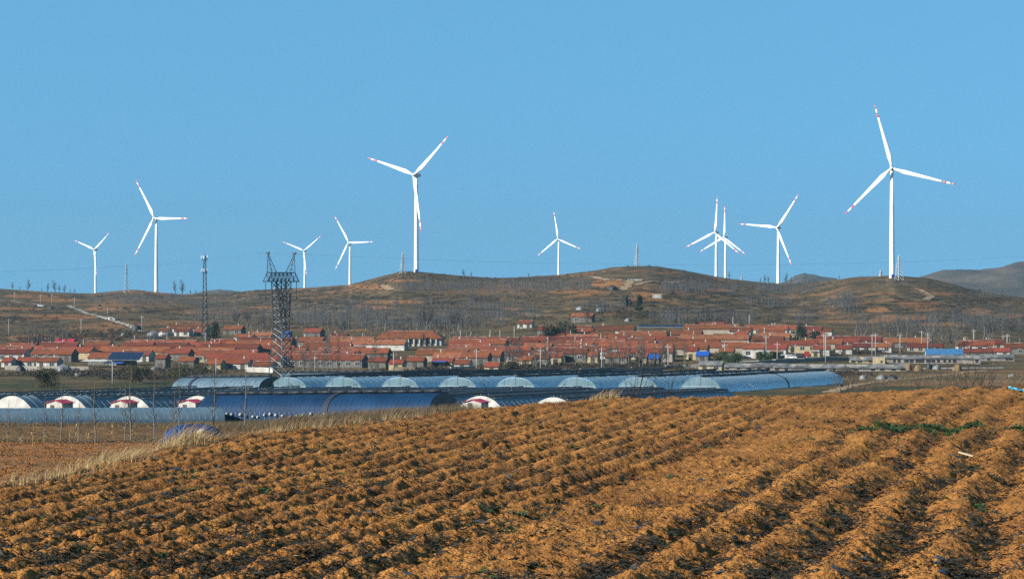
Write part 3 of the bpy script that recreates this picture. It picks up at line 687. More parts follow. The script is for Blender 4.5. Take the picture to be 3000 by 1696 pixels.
def tunnel(label, group, p0, rz, Wd, Hh, L, film, endm, back=None, quilt=None, rolls=(), ribs=1.5, ribr=0.035, pitch=0.0, gap=None, arms=(), frame=True, p=0.72, cat='greenhouse', qoff=0.10):
    t = thing('greenhouse_tunnel', label, cat, p0, rz, group); t.rotation_euler = Euler((pitch, 0, rz), 'XYZ')
    ob('film_cover', sheet_mesh('film_%s_%.1f_%.1f_%.1f_%.2f' % (film.name, Wd, Hh, L, p), Wd, Hh, L, film, p=p), None, t)
    ob('end_wall', end_mesh(Wd, Hh, endm, p), None, t)
    e = ob('end_wall', end_mesh(Wd, Hh, back or endm, p), None, t); e.location = (0, L, 0); e.rotation_euler = (0, 0, math.pi)
    if endm is M_film_e or endm is M_film_d:
        ob('end_hoop', rib_mesh(Wd + 0.1, Hh + 0.05, 0.07, p, M_rib), None, t, (0, -0.06, 0))
        for xx in (-Wd * 0.28, 0, Wd * 0.28):
            zz = Hh * (1 - (abs(2 * xx / Wd)) ** 2) ** (p / 2)
            MB().tube((xx, -0.07, 0), (xx, -0.07, zz), 0.035, n=4).build('end_post', M_rib, t)
        MB().tube((-Wd * .47, -0.07, Hh * 0.42), (Wd * .47, -0.07, Hh * 0.42), 0.03, n=4).build('end_rail', M_rib, t)
    if ribs:
        me = rib_mesh(Wd, Hh, ribr, p)
        for i in range(1, int(L / ribs)): ob('rib', me, None, t, (0, i * ribs, 0))
    if quilt:
        a0, a1 = quilt
        ob('quilt_cover', sheet_mesh('quilt_%.1f_%.1f_%.1f_%.2f_%.2f_%.2f' % (Wd, Hh, L, a0, a1, p), Wd, Hh, L, M_quilt, a0, a1, qoff, p=p), None, t)
    A = arch(Wd + 0.3, Hh + 0.15, 100, p)
    for j, (fr, rr, y0, y1) in enumerate(rolls):
        x, z = A[int(fr * 100)]
        mb = MB(); n = max(6, int((y1 - y0) / 3)); rr_ = random.Random(int(fr * 100) + int(L))
        pts = [Vector((x + rr_.uniform(-.06, .06), y0 + (y1 - y0) * k / n, z + rr * 0.6 + rr_.uniform(-.05, .05))) for k in range(n + 1)]
        for k in range(n): mb.tube(pts[k], pts[k + 1], rr * rr_.uniform(.88, 1.12), n=8, cap=True)
        qr = mb.build('quilt_roll', M_roll, t, True)
        if p > 1.5:
            x2, z2 = A[min(100, int(fr * 100) + 2)]; mb = MB()
            for k in range(n): mb.tube((x2 + .05, pts[k].y, z2 + .05), (x2 + .05, pts[k + 1].y - (.6 if rr_.random() < .25 else 0), z2 + .05), .07, n=4)
            mb.build('pale_hem', M_canvas, qr)
    if gap is not None:
        mb = MB(); P = arch(Wd + 0.24, Hh + 0.12, 30, p)
        V = [(x, gap + o, z) for o in (-0.45, 0.45) for x, z in P]; k = len(P)
        mb.add(V, [(i, i + k, i + 1 + k, i + 1) for i in range(k - 1)]).build('gap_strip', M_quilt, t, True)
    for (xx, yy, zz, x2, y2, z2) in arms:
        MB().tube((xx, yy, zz), (x2, y2, z2), 0.045, n=4).build('roller_arm', M_steel, t)
    return t
AX = math.radians(-28)                                    # rotation that turns local +Y towards right-and-away
GN = 'near row of greenhouses with white canvas ends'
near_us = [-155, 35, 195, 380, 580, 775, 965, 1165, 1408, 1622]
names_n = ['with its end beyond the left photo edge', 'cut by the left edge of the photo', 'with the first red-roofed shed before its white end', 'with the second red-roofed shed before its white end', 'with the third red-roofed shed, beside the deep blue tunnel',
           'first hidden behind the deep blue tunnel', 'second hidden behind the deep blue tunnel', 'third hidden behind the deep blue tunnel', 'right of the deep blue tunnel, white end and shed', 'rightmost with navy quilts, low behind the field crest']
for i, u in enumerate(near_us):
    d = 432.0; x = (u - U0) / F * d; Hh = 3.2
    z = -(1159 + (4 if u > 1500 else 0) - V0) / F * d - Hh
    if i in (0, 1, 2): q = None; rolls = [(0.5, 0.17, 0.5, 79), (0.62, 0.15, 4, 79)]
    else: q = (0.45, 0.61); rolls = [(0.625, 0.17, 0.8, 79), (0.46, 0.14, 0.5, 79)]
    yy = 24; arms = [(2.6, yy, 2.5, 7.2, yy - 3.5, 5.2), (2.6, yy + 6.5, 2.5, 7.2, yy - 3.5, 5.2)]
    tunnel('grey-blue greenhouse tunnel ' + names_n[i] if i < 3 else 'greenhouse tunnel under navy quilt, ' + names_n[i], GN, (x, d, z), AX, 10.7, Hh, 80.0, M_film_g, M_canvas, quilt=q, rolls=rolls, ribs=2.0, arms=arms, p=1.75, pitch=-0.018)
GF = 'far row of greenhouses with pale arched ends'
far_us = [845, 1005, 1172, 1340, 1510, 1690, 1868, 2052]
for i, u in enumerate(far_us):
    d = 545.0; x = (u - U0) / F * d; z = Txy(x, d) - 0.1
    Hh = -(1106 - V0) / F * d - z
    yy = 20; arms = [(-0.3, yy, Hh + .2, -6.4, yy - 4, 1.2), (0.3, yy, Hh + .2, 6.4, yy - 2.5, 1.2)]
    lab = 'silvery plastic greenhouse with black roll on its ridge, ' + (ordw(i) + ' from left in the far row' if i < 7 else 'rightmost, its long side in full view')
    tunnel(lab, GF, (x, d, z), AX, 10.4, Hh, 84.0, M_film_l, M_film_e, rolls=[(0.5, 0.30, 0.3, 83.5)], ribs=1.5 if i == 7 else 3.0, gap=44.0, arms=arms, ribr=0.035, p=0.85, pitch=-0.012)
# deep blue tunnel lying across the view
pL, pR = px(628, 1157, 403), px(1302, 1150, 381)
ax = pR - pL; L = math.hypot(ax.x, ax.y); rz = math.atan2(ax.y, ax.x) - math.pi / 2
tunnel('deep blue plastic greenhouse tunnel lying across the view with a black strap', 'blue greenhouse tunnels lying across the view', (pL.x, pL.y, pL.z - 4.5), rz, 10.0, 4.5, L, M_film_b, M_film_d, back=M_film_d, quilt=(0.40, 0.50), rolls=[(0.50, 0.25, 0.5, L - 0.5)], ribs=1.0, ribr=0.042, gap=L * 0.565, pitch=math.atan2(ax.z, L), p=0.62)
db = [o for o in COL.objects if o.get('label', '').startswith('deep blue plastic')][0]; rb = random.Random(8)
for k in range(34):
    m_ = MB(); n_ = 7; V = []
    for i in range(4):
        rr = (.05, .24, .22, .04)[i] * rb.uniform(.8, 1.2)
        V += [(rr * math.cos(6.283 * j / n_) * 1.3, rr * math.sin(6.283 * j / n_), .16 * i * rb.uniform(.9, 1.2)) for j in range(n_)]
    m_.add(V, [(i * n_ + j, i * n_ + (j + 1) % n_, (i + 1) * n_ + (j + 1) % n_, (i + 1) * n_ + j) for i in range(3) for j in range(n_)] + [tuple(range(3 * n_, 4 * n_))])
    m_.build('sandbag', M_canvas, db, True, (5.15, 1.0 + k * (L - 2) / 34 + rb.uniform(-.4, .4), .62 + rb.uniform(-.1, .5)))
pL, pR = px(545, 1106, 566), px(800, 1104, 548)
ax = pR - pL; L = math.hypot(ax.x, ax.y); rz = math.atan2(ax.y, ax.x) - math.pi / 2
tunnel('dull blue greenhouse tunnel in front of the power pylon', 'blue greenhouse tunnels lying across the view', (pL.x, pL.y, pL.z - 4.0), rz, 10.0, 4.0, L, M_film_g, M_film_d, quilt=(0.34, 0.52), rolls=[(0.5, 0.3, 0.5, L - 0.5)], ribs=1.6, gap=L * 0.2, pitch=math.atan2(ax.z, L), p=0.7)
pL, pR = px(835, 1092, 664), px(1130, 1091, 645)
ax = pR - pL; L = math.hypot(ax.x, ax.y); rz = math.atan2(ax.y, ax.x) - math.pi / 2
tunnel('navy quilt covered greenhouse tunnel right of the pylon foot', 'blue greenhouse tunnels lying across the view', (pL.x, pL.y, pL.z - 2.7), rz, 9.0, 2.7, L, M_film_g, M_film_d, quilt=(0.2, 0.6), rolls=[(0.5, 0.3, 0.5, L - 0.5)], ribs=0, pitch=math.atan2(ax.z, L), p=0.7)
# low tunnel at bottom left, nearest of all
pL, pR = px(-140, 1196, 376), px(640, 1193, 392)
ax = pR - pL; L = math.hypot(ax.x, ax.y); rz = math.atan2(ax.y, ax.x) - math.pi / 2
tunnel('low grey-blue greenhouse tunnel along the bottom left, nearest of all', 'blue greenhouse tunnels lying across the view', (pL.x, pL.y, pL.z - 2.9), rz, 9.0, 2.9, L, M_film_g, M_film_d, ribs=1.0, ribr=0.018, pitch=math.atan2(ax.z, L), p=0.62)

# small sheds with red roofs before the white tunnel ends
for i, (u, v, d) in enumerate([(160, 1172, 424), (350, 1172, 424), (548, 1171, 424), (1384, 1170, 422)]):
    x = (u - U0) / F * d; zt_ = -(v - V0) / F * d; zb = Txy(x, d) - 0.1; hw = zt_ - zb - 0.55
    if hw < 1.4: zb = zt_ - 0.55 - 1.9; hw = 1.9
    t = thing('garden_shed', 'small white shed with red roof, ' + ['before the leftmost full white tunnel end', 'second from left before the tunnel ends', 'beside the left end of the deep blue tunnel', 'at the right end of the deep blue tunnel'][i], 'shed', (x, d, zb), AX + 0.1, 'red-roofed sheds by the greenhouses')
    w2, L2 = 1.75, 3.4
    MB().extrude([(-w2, 0), (w2, 0), (w2, hw), (0, hw + 0.5), (-w2, hw)], [lambda a, b: (a, 0, b), lambda a, b, L2=L2: (a, L2, b)]).build('wall', WALLS['white'], t)
    MB().extrude([(-w2 - .25, hw - .05), (-w2 - .25, hw + .04), (0, hw + 0.60), (w2 + .25, hw + .04), (w2 + .25, hw - .05), (0, hw + 0.51)], [lambda a, b: (a, -.25, b), lambda a, b, L2=L2: (a, L2 + .25, b)]).build('roof', M_roof_p, t)
    MB().box((-0.5, -0.02, min(0.85, hw / 2)), (0.85, 0.06, min(1.6, hw * .9))).build('door', M_door, t)

# ------------------------------------------------------------------ village houses
def house_meshes(Wd, D, hw, wall, roof, pitch=0.52, jit=0.0):
    key = ('house', Wd, D, hw, wall, roof.name, jit)
    if key in ME_cache: return ME_cache[key]
    hr = hw + D / 2 * pitch; h2 = D / 2
    wm = MB().extrude([(-h2, -1.6), (h2, -1.6), (h2, hw), (0, hr), (-h2, hw)], [lambda a, b: (-Wd / 2, a, b), lambda a, b: (Wd / 2, a, b)]).mesh('wall', WALLS[wall] if isinstance(wall, str) else wall)
    o = 0.38; e = o * pitch; th = 0.13
    prof = [(-h2 - o, hw - e + 0.02), (-h2 - o, hw - e + th), (0, hr + th + .03), (h2 + o, hw - e + th), (h2 + o, hw - e + 0.02), (0, hr + 0.02)]
    # roof sags a little along its length
    n = max(2, int(Wd / (3 if not jit else 2.0))); fn = []; jr = random.Random(int(Wd * 10))
    for k in range(n + 1):
        xx = -Wd / 2 - .16 + (Wd + .32) * k / n; dz = -0.06 * math.sin(math.pi * k / n) + 0.03 * math.sin(k * 2.3 + Wd) + jit * jr.uniform(-1, .6)
        fn.append(lambda a, b, xx=xx, dz=dz: (xx, a, b + (dz if abs(a) < 0.1 else dz * .4)))
    rm = MB().extrude(prof, fn).mesh('roof', roof)
    ri = MB()
    for k in range(n):
        a = -Wd / 2 + Wd * k / n
        ri.box((a + Wd / n / 2, 0, hr + th + .05), (Wd / n * 0.98, 0.3, 0.14))
    rim = ri.mesh('ridge_cap', M_ridge)
    ME_cache[key] = (wm, rm, rim, hr); return ME_cache[key]
ME_winf = MB().box((0, 0, 0), (1.7, 0.10, 1.5)).mesh('window', WALLS['white'])
ME_pane = MB().box((-0.4, -0.06, 0), (0.68, 0.04, 1.25)).box((0.4, -0.06, 0), (0.68, 0.04, 1.25)).mesh('pane', M_glass)
ME_door = MB().box((0, 0, 0), (1.3, 0.12, 2.1)).mesh('door', M_door)
ME_chim = MB().box((0, 0, -.1), (0.36, 0.36, 1.0)).box((0, 0, .42), (0.46, 0.46, 0.08)).mesh('chimney', WALLS['white'])
ME_eave = {}
TAKEN = []
def free(x, y, r):
    return all(abs(x - a) * 1.0 > (r + c) or abs(y - b) > 7.2 for a, b, c in TAKEN)
def house(x, y, z, Wd, D, hw, wall, roof, rz, label, group, detail=True, chim=None, ridge=True, name='village_house', pitch=0.52, cat='house', panes=True):
    wm, rm, rim, hr = house_meshes(Wd, D, hw, wall, roof, pitch)
    t = thing(name, label, cat, (x, y, z), rz, group)
    ob('wall', wm, None, t); r = ob('roof', rm, None, t)
    if ridge: ob('ridge_cap', rim, None, r)
    if chim is not None: ob('chimney', ME_chim, None, r, (chim * Wd / 2, 0.6, hr + 0.5))
    if detail:
        nb = max(1, int(Wd / 3.2)); dd = rnd.randrange(nb)
        for k in range(nb):
            xx = -Wd / 2 + Wd * (k + .5) / nb
            if k == dd: ob('door', ME_door, None, t, (xx, -D / 2 - 0.03, 1.05))
            else:
                w = ob('window', ME_winf, None, t, (xx, -D / 2 - 0.03, hw * 0.56)); ob('pane', ME_pane, None, w)
    return t
HR = math.radians(-14)
GH = 'red-tiled houses of the village'
def at_uv(u, v, dmin=600): return hit(u, v, dmin)
# --- houses that can be picked out, measured one by one: ridge left/right, ridge v, base v
SPEC = [
    (1424, 1466, 1064, 1090, 'cream', M_roof, 'small cream house with red roof standing alone behind the greenhouses'),
    (1518, 1562, 1040, 1074, 'cream', M_roof, 'cream-walled house left of the tall pale pole, front row'),
    (1564, 1608, 1035, 1077, 'grey', M_roof, 'grey-walled house with dark right gable behind the tall pale pole'),
    (1610, 1650, 1031, 1068, 'cream', M_roof, 'yellow-walled house in the front row behind thin bare poplars'),
    (1652, 1722, 1018, 1058, 'grey', M_roof, 'long grey-fronted house behind bare poplars'),
    (1724, 1755, 1029, 1061, 'cream', M_roof, 'small yellow house in the front row at a utility pole'),
    (1780, 1842, 1029, 1064, 'grey', M_roof, 'long dark house behind dense bare trees'),
    (1865, 1899, 1034, 1062, 'cream', M_roof, 'small cream house left of the left blue-roofed shed'),
    (1907, 1974, 1016, 1057, 'beige', M_roof, 'beige house with three windows above the left blue-roofed shed'),
    (2008, 2044, 1014, 1053, 'cream', M_roof, 'yellow-walled house left of the right blue-roofed shed'),
    (2110, 2150, 1017, 1050, 'grey', M_roof, 'house half hidden behind the green bushes'),
    (2180, 2240, 1005, 1048, 'white', M_roof, 'long white house with a tall right gable by a double pole'),
    (2250, 2305, 1005, 1045, 'white', M_roof, 'white house above the pale cream store'),
    (2140, 2202, 957, 992, 'white', M_roof, 'white-walled house in the upper right of the village'),
    (2226, 2295, 965, 994, 'beige', M_roof, 'beige farmhouse with open porch at the upper right'),
    (2250, 2308, 953, 988, 'white', M_roof, 'white house behind the beige farmhouse'),
    (2157, 2192, 975, 995, 'cream', M_roof, 'cream garage with dark door in the upper right'),
    (2091, 2155, 977, 1002, 'white', M_roof, 'dark-roofed house left of the cream garage'),
    (2350, 2408, 955, 985, 'white', M_roof, 'red-roofed house right of the round dark tree'),
    (2405, 2438, 960, 990, 'white', M_roof, 'small house at the right end of the upper village'),
    (2385, 2430, 1010, 1040, 'white', M_roof, 'white house right of a double utility pole'),
    (2450, 2497, 1010, 1036, 'white', M_roof, 'white house with a low front wall in the right row'),
    (2500, 2552, 1005, 1030, 'white', M_roof, 'long white house in the right row between two poles'),
    (2556, 2612, 1004, 1030, 'white', M_roof, 'white house with blue awning at the end of the right row'),
    (2812, 2870, 995, 1028, 'white', M_roof, 'steep red-roofed house behind the blue-roofed hall'),
    (2878, 2940, 993, 1024, 'beige', M_roof, 'beige house with window row near the right edge'),
    (2900, 2958, 1020, 1044, 'white', M_roof, 'low red-roofed house at the far right by two poles'),
    (2825, 2905, 1027, 1046, 'grey', M_roof, 'long low red roof right of the blue-roofed hall'),
    (490, 612, 949, 974, 'white', M_roof, 'long farmhouse roof at the foot of the telecom mast'),
    (516, 560, 960, 984, 'white', M_roof, 'white farmhouse with dark door below the telecom mast'),
    (470, 500, 961, 983, 'white', M_roof, 'small white farm building at the left end of the farmstead'),
    (572, 606, 962, 984, 'cream', M_roof, 'cream farm building at the right end of the farmstead'),
    (660, 713, 953, 980, 'grey', M_roof, 'grey-gabled house right of the dark ivy tree'),
    (690, 745, 982, 1000, 'white', M_roof, 'dusty red-roofed house left of the pylon'),
    (740, 800, 972, 997, 'beige', M_roof_o, 'orange-roofed house directly left of the pylon'),
    (895, 945, 960, 985, 'grey', M_roof, 'house with dark right gable right of the pylon'),
    (970, 1020, 980, 998, 'grey', M_roof, 'low red-roofed house on the slope right of the pylon'),
    (1520, 1562, 943, 960, 'white', M_roof, 'highest red-roofed house left of the ivy-clad trees'),
    (1678, 1738, 915, 944, 'grey', M_roof_o, 'old grey stone house alone above the village'),
    (1273, 1354, 1031, 1065, 'white', M_roof_o, 'orange-roofed house left half of a pair in the middle front'),
    (1356, 1434, 1030, 1066, 'grey', M_roof, 'red-roofed house with big right gable in the middle front'),
    (1270, 1330, 1046, 1076, 'cream', M_roof, 'low cream outhouse in the middle front beside the blue canopy'),
    (1335, 1380, 1054, 1082, 'white', M_roof, 'low white outhouse with right gable in the middle front'),
    (1085, 1135, 1044, 1080, 'grey', M_roof, 'grey-fronted house left of the middle front group'),
    (1145, 1185, 1050, 1085, 'cream', M_roof, 'cream-walled house with yellow gate behind the greenhouses'),
    (2456, 2518, 989, 1018, 'grey', M_roof, 'red-roofed house behind the first white house of the right row'),
    (2542, 2580, 985, 1014, 'grey', M_roof, 'dull red-roofed house behind two close utility poles on the right'),
    (2584, 2722, 989, 1018, 'grey', M_roof, 'very long dark-walled house before the big pale trees'),
    (2660, 2760, 1006, 1030, 'beige', M_roof, 'low house with dull red roof left of the blue-roofed hall'),
    (1195, 1245, 1042, 1078, 'grey', M_roof, 'dark-gabled house left of the orange roof pair'),
    (530, 576, 1043, 1078, 'grey', M_roof, 'bright red-roofed house behind the right olive willow'),
    (610, 655, 1057, 1082, 'cream', M_roof, 'cream-walled house by a pole left of the pylon'),
    (665, 735, 1057, 1080, 'white', M_roof, 'white-walled house with windows left of the pylon foot'),
    (745, 805, 1060, 1088, 'white', M_roof, 'white house half hidden at the pylon foot'),
    (55, 110, 1055, 1074, 'white', M_roof, 'white-walled house with dark roof at the lower left'),
    (112, 178, 1058, 1075, 'white', M_roof, 'long white house front at the lower left'),
    (14, 40, 1052, 1075, 'white', M_roof, 'small house cut by the left photo edge'),
    (465, 490, 1036, 1082, 'grey', M_roof, 'tall narrow grey-gabled house left of the willow')]
for (u0, u1, vr, vb, wl_, rf, lab) in SPEC:
    uc_ = (u0 + u1) / 2; x, d, z = at_uv(uc_, vb)
    Wd = (u1 - u0) * d / F / math.cos(HR); Ht = (vb - vr) * d / F
    D = 6.4 if Wd > 6 else 4.6
    hw = Ht - D / 2 * 0.52 - 0.15
    if hw < 1.9: D = 4.6; hw = max(1.9, Ht - D / 2 * .52 - .15)
    D = min(D, 6.4); Wd = max(3.5, round(Wd * 2) / 2); hw = round(hw * 5) / 5
    TAKEN.append((x, d, Wd / 2))
    house(x, d, z - 0.1, Wd, D, hw, wl_, rf, HR + rnd.uniform(-.03, .03), lab, GH, True, chim=rnd.choice([None, -0.6, 0.4]), ridge=rnd.random() < 0.6)
# coloured roofs
for (u0, u1, vr, vb, wl_, rf, lab, cat) in [
    (1904, 1934, 1036, 1063, 'grey', M_roof_b, 'left blue-roofed shed in the front row behind bare trees', 'shed'),
    (2042, 2078, 1028, 1057, 'grey', M_roof_b, 'right blue-roofed shed with a small double window', 'shed'),
    (1820, 1853, 976, 992, 'white', M_roof_p, 'bright pink-red roofed house in the middle of the village', 'house'),
    (165, 222, 998, 1010, 'grey', M_roof_p, 'bright red roof at the upper left of the village', 'house'),
    (2050, 2118, 1056, 1085, 'cream', M_roof_g, 'cream hut with patched grey roof beside the far greenhouses', 'hut'),
    (2262, 2284, 1026, 1047, 'cream', M_roof_o, 'pale cream store by the road below the white house', 'store'),
    (2378, 2403, 1028, 1044, 'cream', M_roof_g, 'small flat cream cabin beside the red truck', 'cabin'),
    (838, 848, 976, 986, 'grey', M_roof_b, 'tiny blue-roofed shed seen through the pylon', 'shed')]:
    uc_ = (u0 + u1) / 2; x, d, z = at_uv(uc_, vb)
    Wd = max(3, (u1 - u0) * d / F); Ht = (vb - vr) * d / F; D = 5.0 if Ht > 2.6 else 3.6; pt = 0.5 if 'flat' not in lab else 0.08
    hw = max(1.5, Ht - D / 2 * pt - .1); TAKEN.append((x, d, Wd / 2))
    house(x, d, z - .1, Wd, D, hw, wl_, rf, HR, lab, None, True, ridge=False, pitch=pt, cat=cat, name={'shed': 'village_shed', 'hut': 'hut', 'store': 'store', 'cabin': 'cabin'}.get(cat, 'village_house'))
# school with hipped roof
x, d, z = at_uv(1202, 1013); Wd = 200 * d / F; D = 9.0; hw = 3.2; TAKEN.append((x, d, Wd / 2 + 2))
t = thing('school_building', 'long low school with hipped red roof and a row of white pillars', 'building', (x, d, z - .1), HR * 0.5)
MB().box((0, 0, hw / 2 - .5), (Wd - 1, D - 1.2, hw + 1)).build('wall', WALLS['white'], t)
hx, hy, hh = Wd / 2 + .4, D / 2 + .4, 2.9
r = MB().add([(-hx, -hy, hw), (hx, -hy, hw), (hx, hy, hw), (-hx, hy, hw), (-hx + 5, 0, hw + hh), (hx - 5, 0, hw + hh), (-hx, -hy, hw - .15), (hx, -hy, hw - .15), (hx, hy, hw - .15), (-hx, hy, hw - .15)],
             [(0, 1, 5, 4), (1, 2, 5), (2, 3, 4, 5), (3, 0, 4), (0, 6, 7, 1), (1, 7, 8, 2), (2, 8, 9, 3), (3, 9, 6, 0), (6, 9, 8, 7)]).build('roof', M_roof, t)
MB().tube((-hx + 5, 0, hw + hh + .05), (hx - 5, 0, hw + hh + .05), 0.12, n=4).build('ridge_cap', M_ridge, r)
for k in range(11):
    xx = -Wd / 2 + 2.5 + k * (Wd - 5) / 10
    MB().box((xx, -D / 2 + 0.05, hw / 2 - .1), (0.5, 0.45, hw - .3)).build('pillar', WALLS['white'], t)
    if k < 10:
        w = MB().box((xx + (Wd - 5) / 20, -D / 2 + .56, 1.7), (1.5, 0.1, 1.5)).build('window', WALLS['white'], t); MB().box((xx + (Wd - 5) / 20, -D / 2 + .48, 1.7), (1.25, 0.06, 1.25)).build('pane', M_glass, w)
# rows that fill the village
VU = np.array([0, 150, 450, 470, 720, 1050, 1100, 1450, 1520, 1750, 2200, 2250, 2440, 2460, 2640, 3000], float)
VMIN = np.array([1030, 1028, 1026, 1028, 1012, 1018, 1018, 1012, 982, 971, 969, 996, 1000, 1022, 1022, 1030], float)
VMAX = np.array([1070, 1071, 1072, 1073, 1075, 1077, 1078, 1074, 1068, 1062, 1056, 1050, 1042, 1036, 1036, 1040], float)
WIDTHS = [10, 12, 15, 18, 22, 26]
RR = random.Random(23)
rows = 0
vrow = 1075.0
while vrow > 966:
    u = -30 + RR.uniform(0, 60); idx = 0
    while u < 3010:
        vj = vrow + RR.uniform(-2.2, 2.2) + 0.004 * (u - 1500) * (-1 if u > 1500 else 0)
        if 1010 < u < 1312 and 985 < vj < 1052: u += 20; continue
        ok = np.interp(u, VU, VMIN) <= vj <= np.interp(u, VU, VMAX)
        Wd = RR.choice(WIDTHS); x, d, z = hit(u, vj, 700); wpx = Wd * F / d
        if ok:
            x, d, z = hit(u + wpx / 2, vj, 700)
            if free(x, d, Wd / 2 + .3) and RR.random() < 0.93:
                wl_ = RR.choice(['white', 'grey', 'grey', 'grey', 'beige', 'cream']); rf = M_roof_o if RR.random() < 0.10 else M_roof
                lab = '%s-walled house with %s red-tiled roof, %s from left in the %s row from the front' % (wl_, 'long' if Wd > 14 else 'short', ordw(idx), ordw(rows))
                front = vj > np.interp(u, VU, VMAX) - 16 or RR.random() < 0.25
                house(x, d + RR.uniform(-1.5, 1.5), z - .1, Wd, RR.choice([6.0, 6.4]), RR.choice([2.3, 2.5, 2.7]), wl_, rf, HR + RR.uniform(-.04, .04), lab, GH, front, chim=RR.choice([None, None, -0.7, 0.5, 0.1]), ridge=RR.random() < 0.55)
                TAKEN.append((x, d, Wd / 2)); idx += 1
        u += wpx + RR.choice([4, 8, 14, 30])
    vrow -= 8.2; rows += 1
# blue-roofed hall on the right, low animal sheds
def longshed(u0, u1, vtop, vbase, label, roof, wall, D=6, nopen=14, hfrac=0.55, rz=HR * .4, cat='shed', name='animal_shed', pitch=0.35):
    x, d, z = hit((u0 + u1) / 2, vbase, 560); Wd = (u1 - u0) * d / F; Ht = (vbase - vtop) * d / F
    hw = max(1.0, Ht - D / 2 * pitch)
    t = thing(name, label, cat, (x, d, z - .05), rz, 'long low sheds right of the village')
    wm, rm, rim, hr = house_meshes(round(Wd, 1), D, round(hw, 2), wall, roof, pitch, 0.22 if roof is M_roof_g else 0.0)
    ob('wall', wm, None, t); ob('roof', rm, None, t)
    for k in range(nopen):
        if rnd.random() < .75:
            w = rnd.uniform(.8, 1.6)
            MB().box((-Wd / 2 + Wd * (k + .5 + rnd.uniform(-.2, .2)) / nopen, -D / 2 - .02, hw * .5), (w, .1, hw * .55)).build('opening', M_dark, t)
    return t
longshed(2268, 2650, 1066, 1086, 'long low animal shed with sagging grey roof and dark openings', M_roof_g, M_stone)
longshed(2580, 2868, 1040, 1064, 'long pale shed with grey roof and row of dark doorways', M_roof_g, M_stone, nopen=18)
longshed(2870, 2968, 1038, 1056, 'grey-roofed shed at the far right behind the long pale shed', M_roof_g, M_stone, nopen=6)
longshed(2490, 2580, 1048, 1062, 'low ruined shed beside the square cream tower', M_roof_g, WALLS['cream'], nopen=5)
longshed(2712, 2818, 1028, 1044, 'long hall with bright blue roof on the right', M_roof_l, WALLS['white'], nopen=3, pitch=.6, name='blue_roofed_hall', cat='hall')
longshed(2120, 2270, 1064, 1082, 'collapsed grey stone shed right of the cream hut', M_roof_g, M_stone, nopen=5)
x, d, z = hit(2576, 1066, 560)
t = thing('cream_tower', 'square cream plastered block beside the low ruined shed', 'building', (x, d, z - .1), HR)
MB().box((0, 0, 0.9), (4.2, 3.4, 3.0)).build('wall', WALLS['cream'], t); MB().box((0, 0, 2.45), (4.5, 3.7, 0.18)).build('flat_roof', M_conc, t); MB().box((0.9, -1.72, .9), (.7, .08, .8)).build('window', M_glass, t)
# solar panels on two roofs in the left village
def solar(u0, v0, nx, ny, label, tilt=0.48):
    x, d, z = hit(u0, v0, 700)
    t = thing('solar_array', label, 'solar panels', (x, d - 1.0, z), HR, 'solar arrays on village roofs')
    M = Matrix.Translation((0, 0, 2.2)) @ Matrix.Rotation(tilt, 4, 'X')
    for i in range(nx):
        for j in range(ny):
            pn = MB().box((i * 1.7 - nx * .85 + .85, j * 1.1, 0), (1.62, 1.03, .05), M).build('panel', M_solar, t)
    f = MB()
    for j in range(ny + 1): f.box((0, j * 1.1 - .55, -.06), (nx * 1.7, .07, .07), M)
    for i in range(nx + 1): f.box((i * 1.7 - nx * .85, (ny - 1) * .55, -.06), (.07, ny * 1.1, .07), M)
    for i in (0, nx):
        for j in (0, ny):
            p = M @ Vector((i * 1.7 - nx * .85, j * 1.1 - .55, -.06)); f.tube((p.x, p.y, -0.5), p, .05, n=4)
    f.build('frame', M_steel_w, t)
solar(362, 1071, 7, 5, 'large dark blue solar array on the left village roofs')
solar(1935, 972, 11, 2, 'narrow row of solar panels at the top of the village', .4)
solar(893, 1060, 8, 3, 'dark solar array just right of the pylon')
# canopies, walls
def slab(name, u, v, w, dpt, h, m, label, cat, rz=HR, posts=True):
    x, d, z = hit(u, v, 560)
    t = thing(name, label, cat, (x, d, z), rz)
    MB().box((0, 0, h), (w, dpt, .08), Matrix.Rotation(0.12, 4, 'X')).build('sheet', m, t)
    for i in (-1, 1):
        for j in (-1, 1): MB().tube((i * w * .46, j * dpt * .42, -.3), (i * w * .46, j * dpt * .42, h + j * dpt * .05), .05, n=4).build('post', M_steel, t)
slab('blue_canopy', 1289, 1077, 4.6, 3, 2.1, M_roof_b, 'small blue sheet canopy before the middle front houses', 'canopy')
slab('blue_canopy', 335, 1076, 6.5, 3, 1.6, M_roof_b, 'flat pale blue canopy at the lower left of the village', 'canopy')
slab('white_canopy', 280, 1076, 8.5, 4, 2.3, M_canvas, 'white sheet canopy left of the solar array', 'canopy')
slab('blue_tarpaulin_shelter', 832, 1003, 5.5, 4, 2.6, M_roof_b, 'bright blue tarpaulin shelter seen through the pylon', 'shelter')
slab('blue_canopy', 1905, 1020, 9, 2.5, 2.6, M_roof_b, 'long light blue canopy above the left blue-roofed shed', 'canopy')
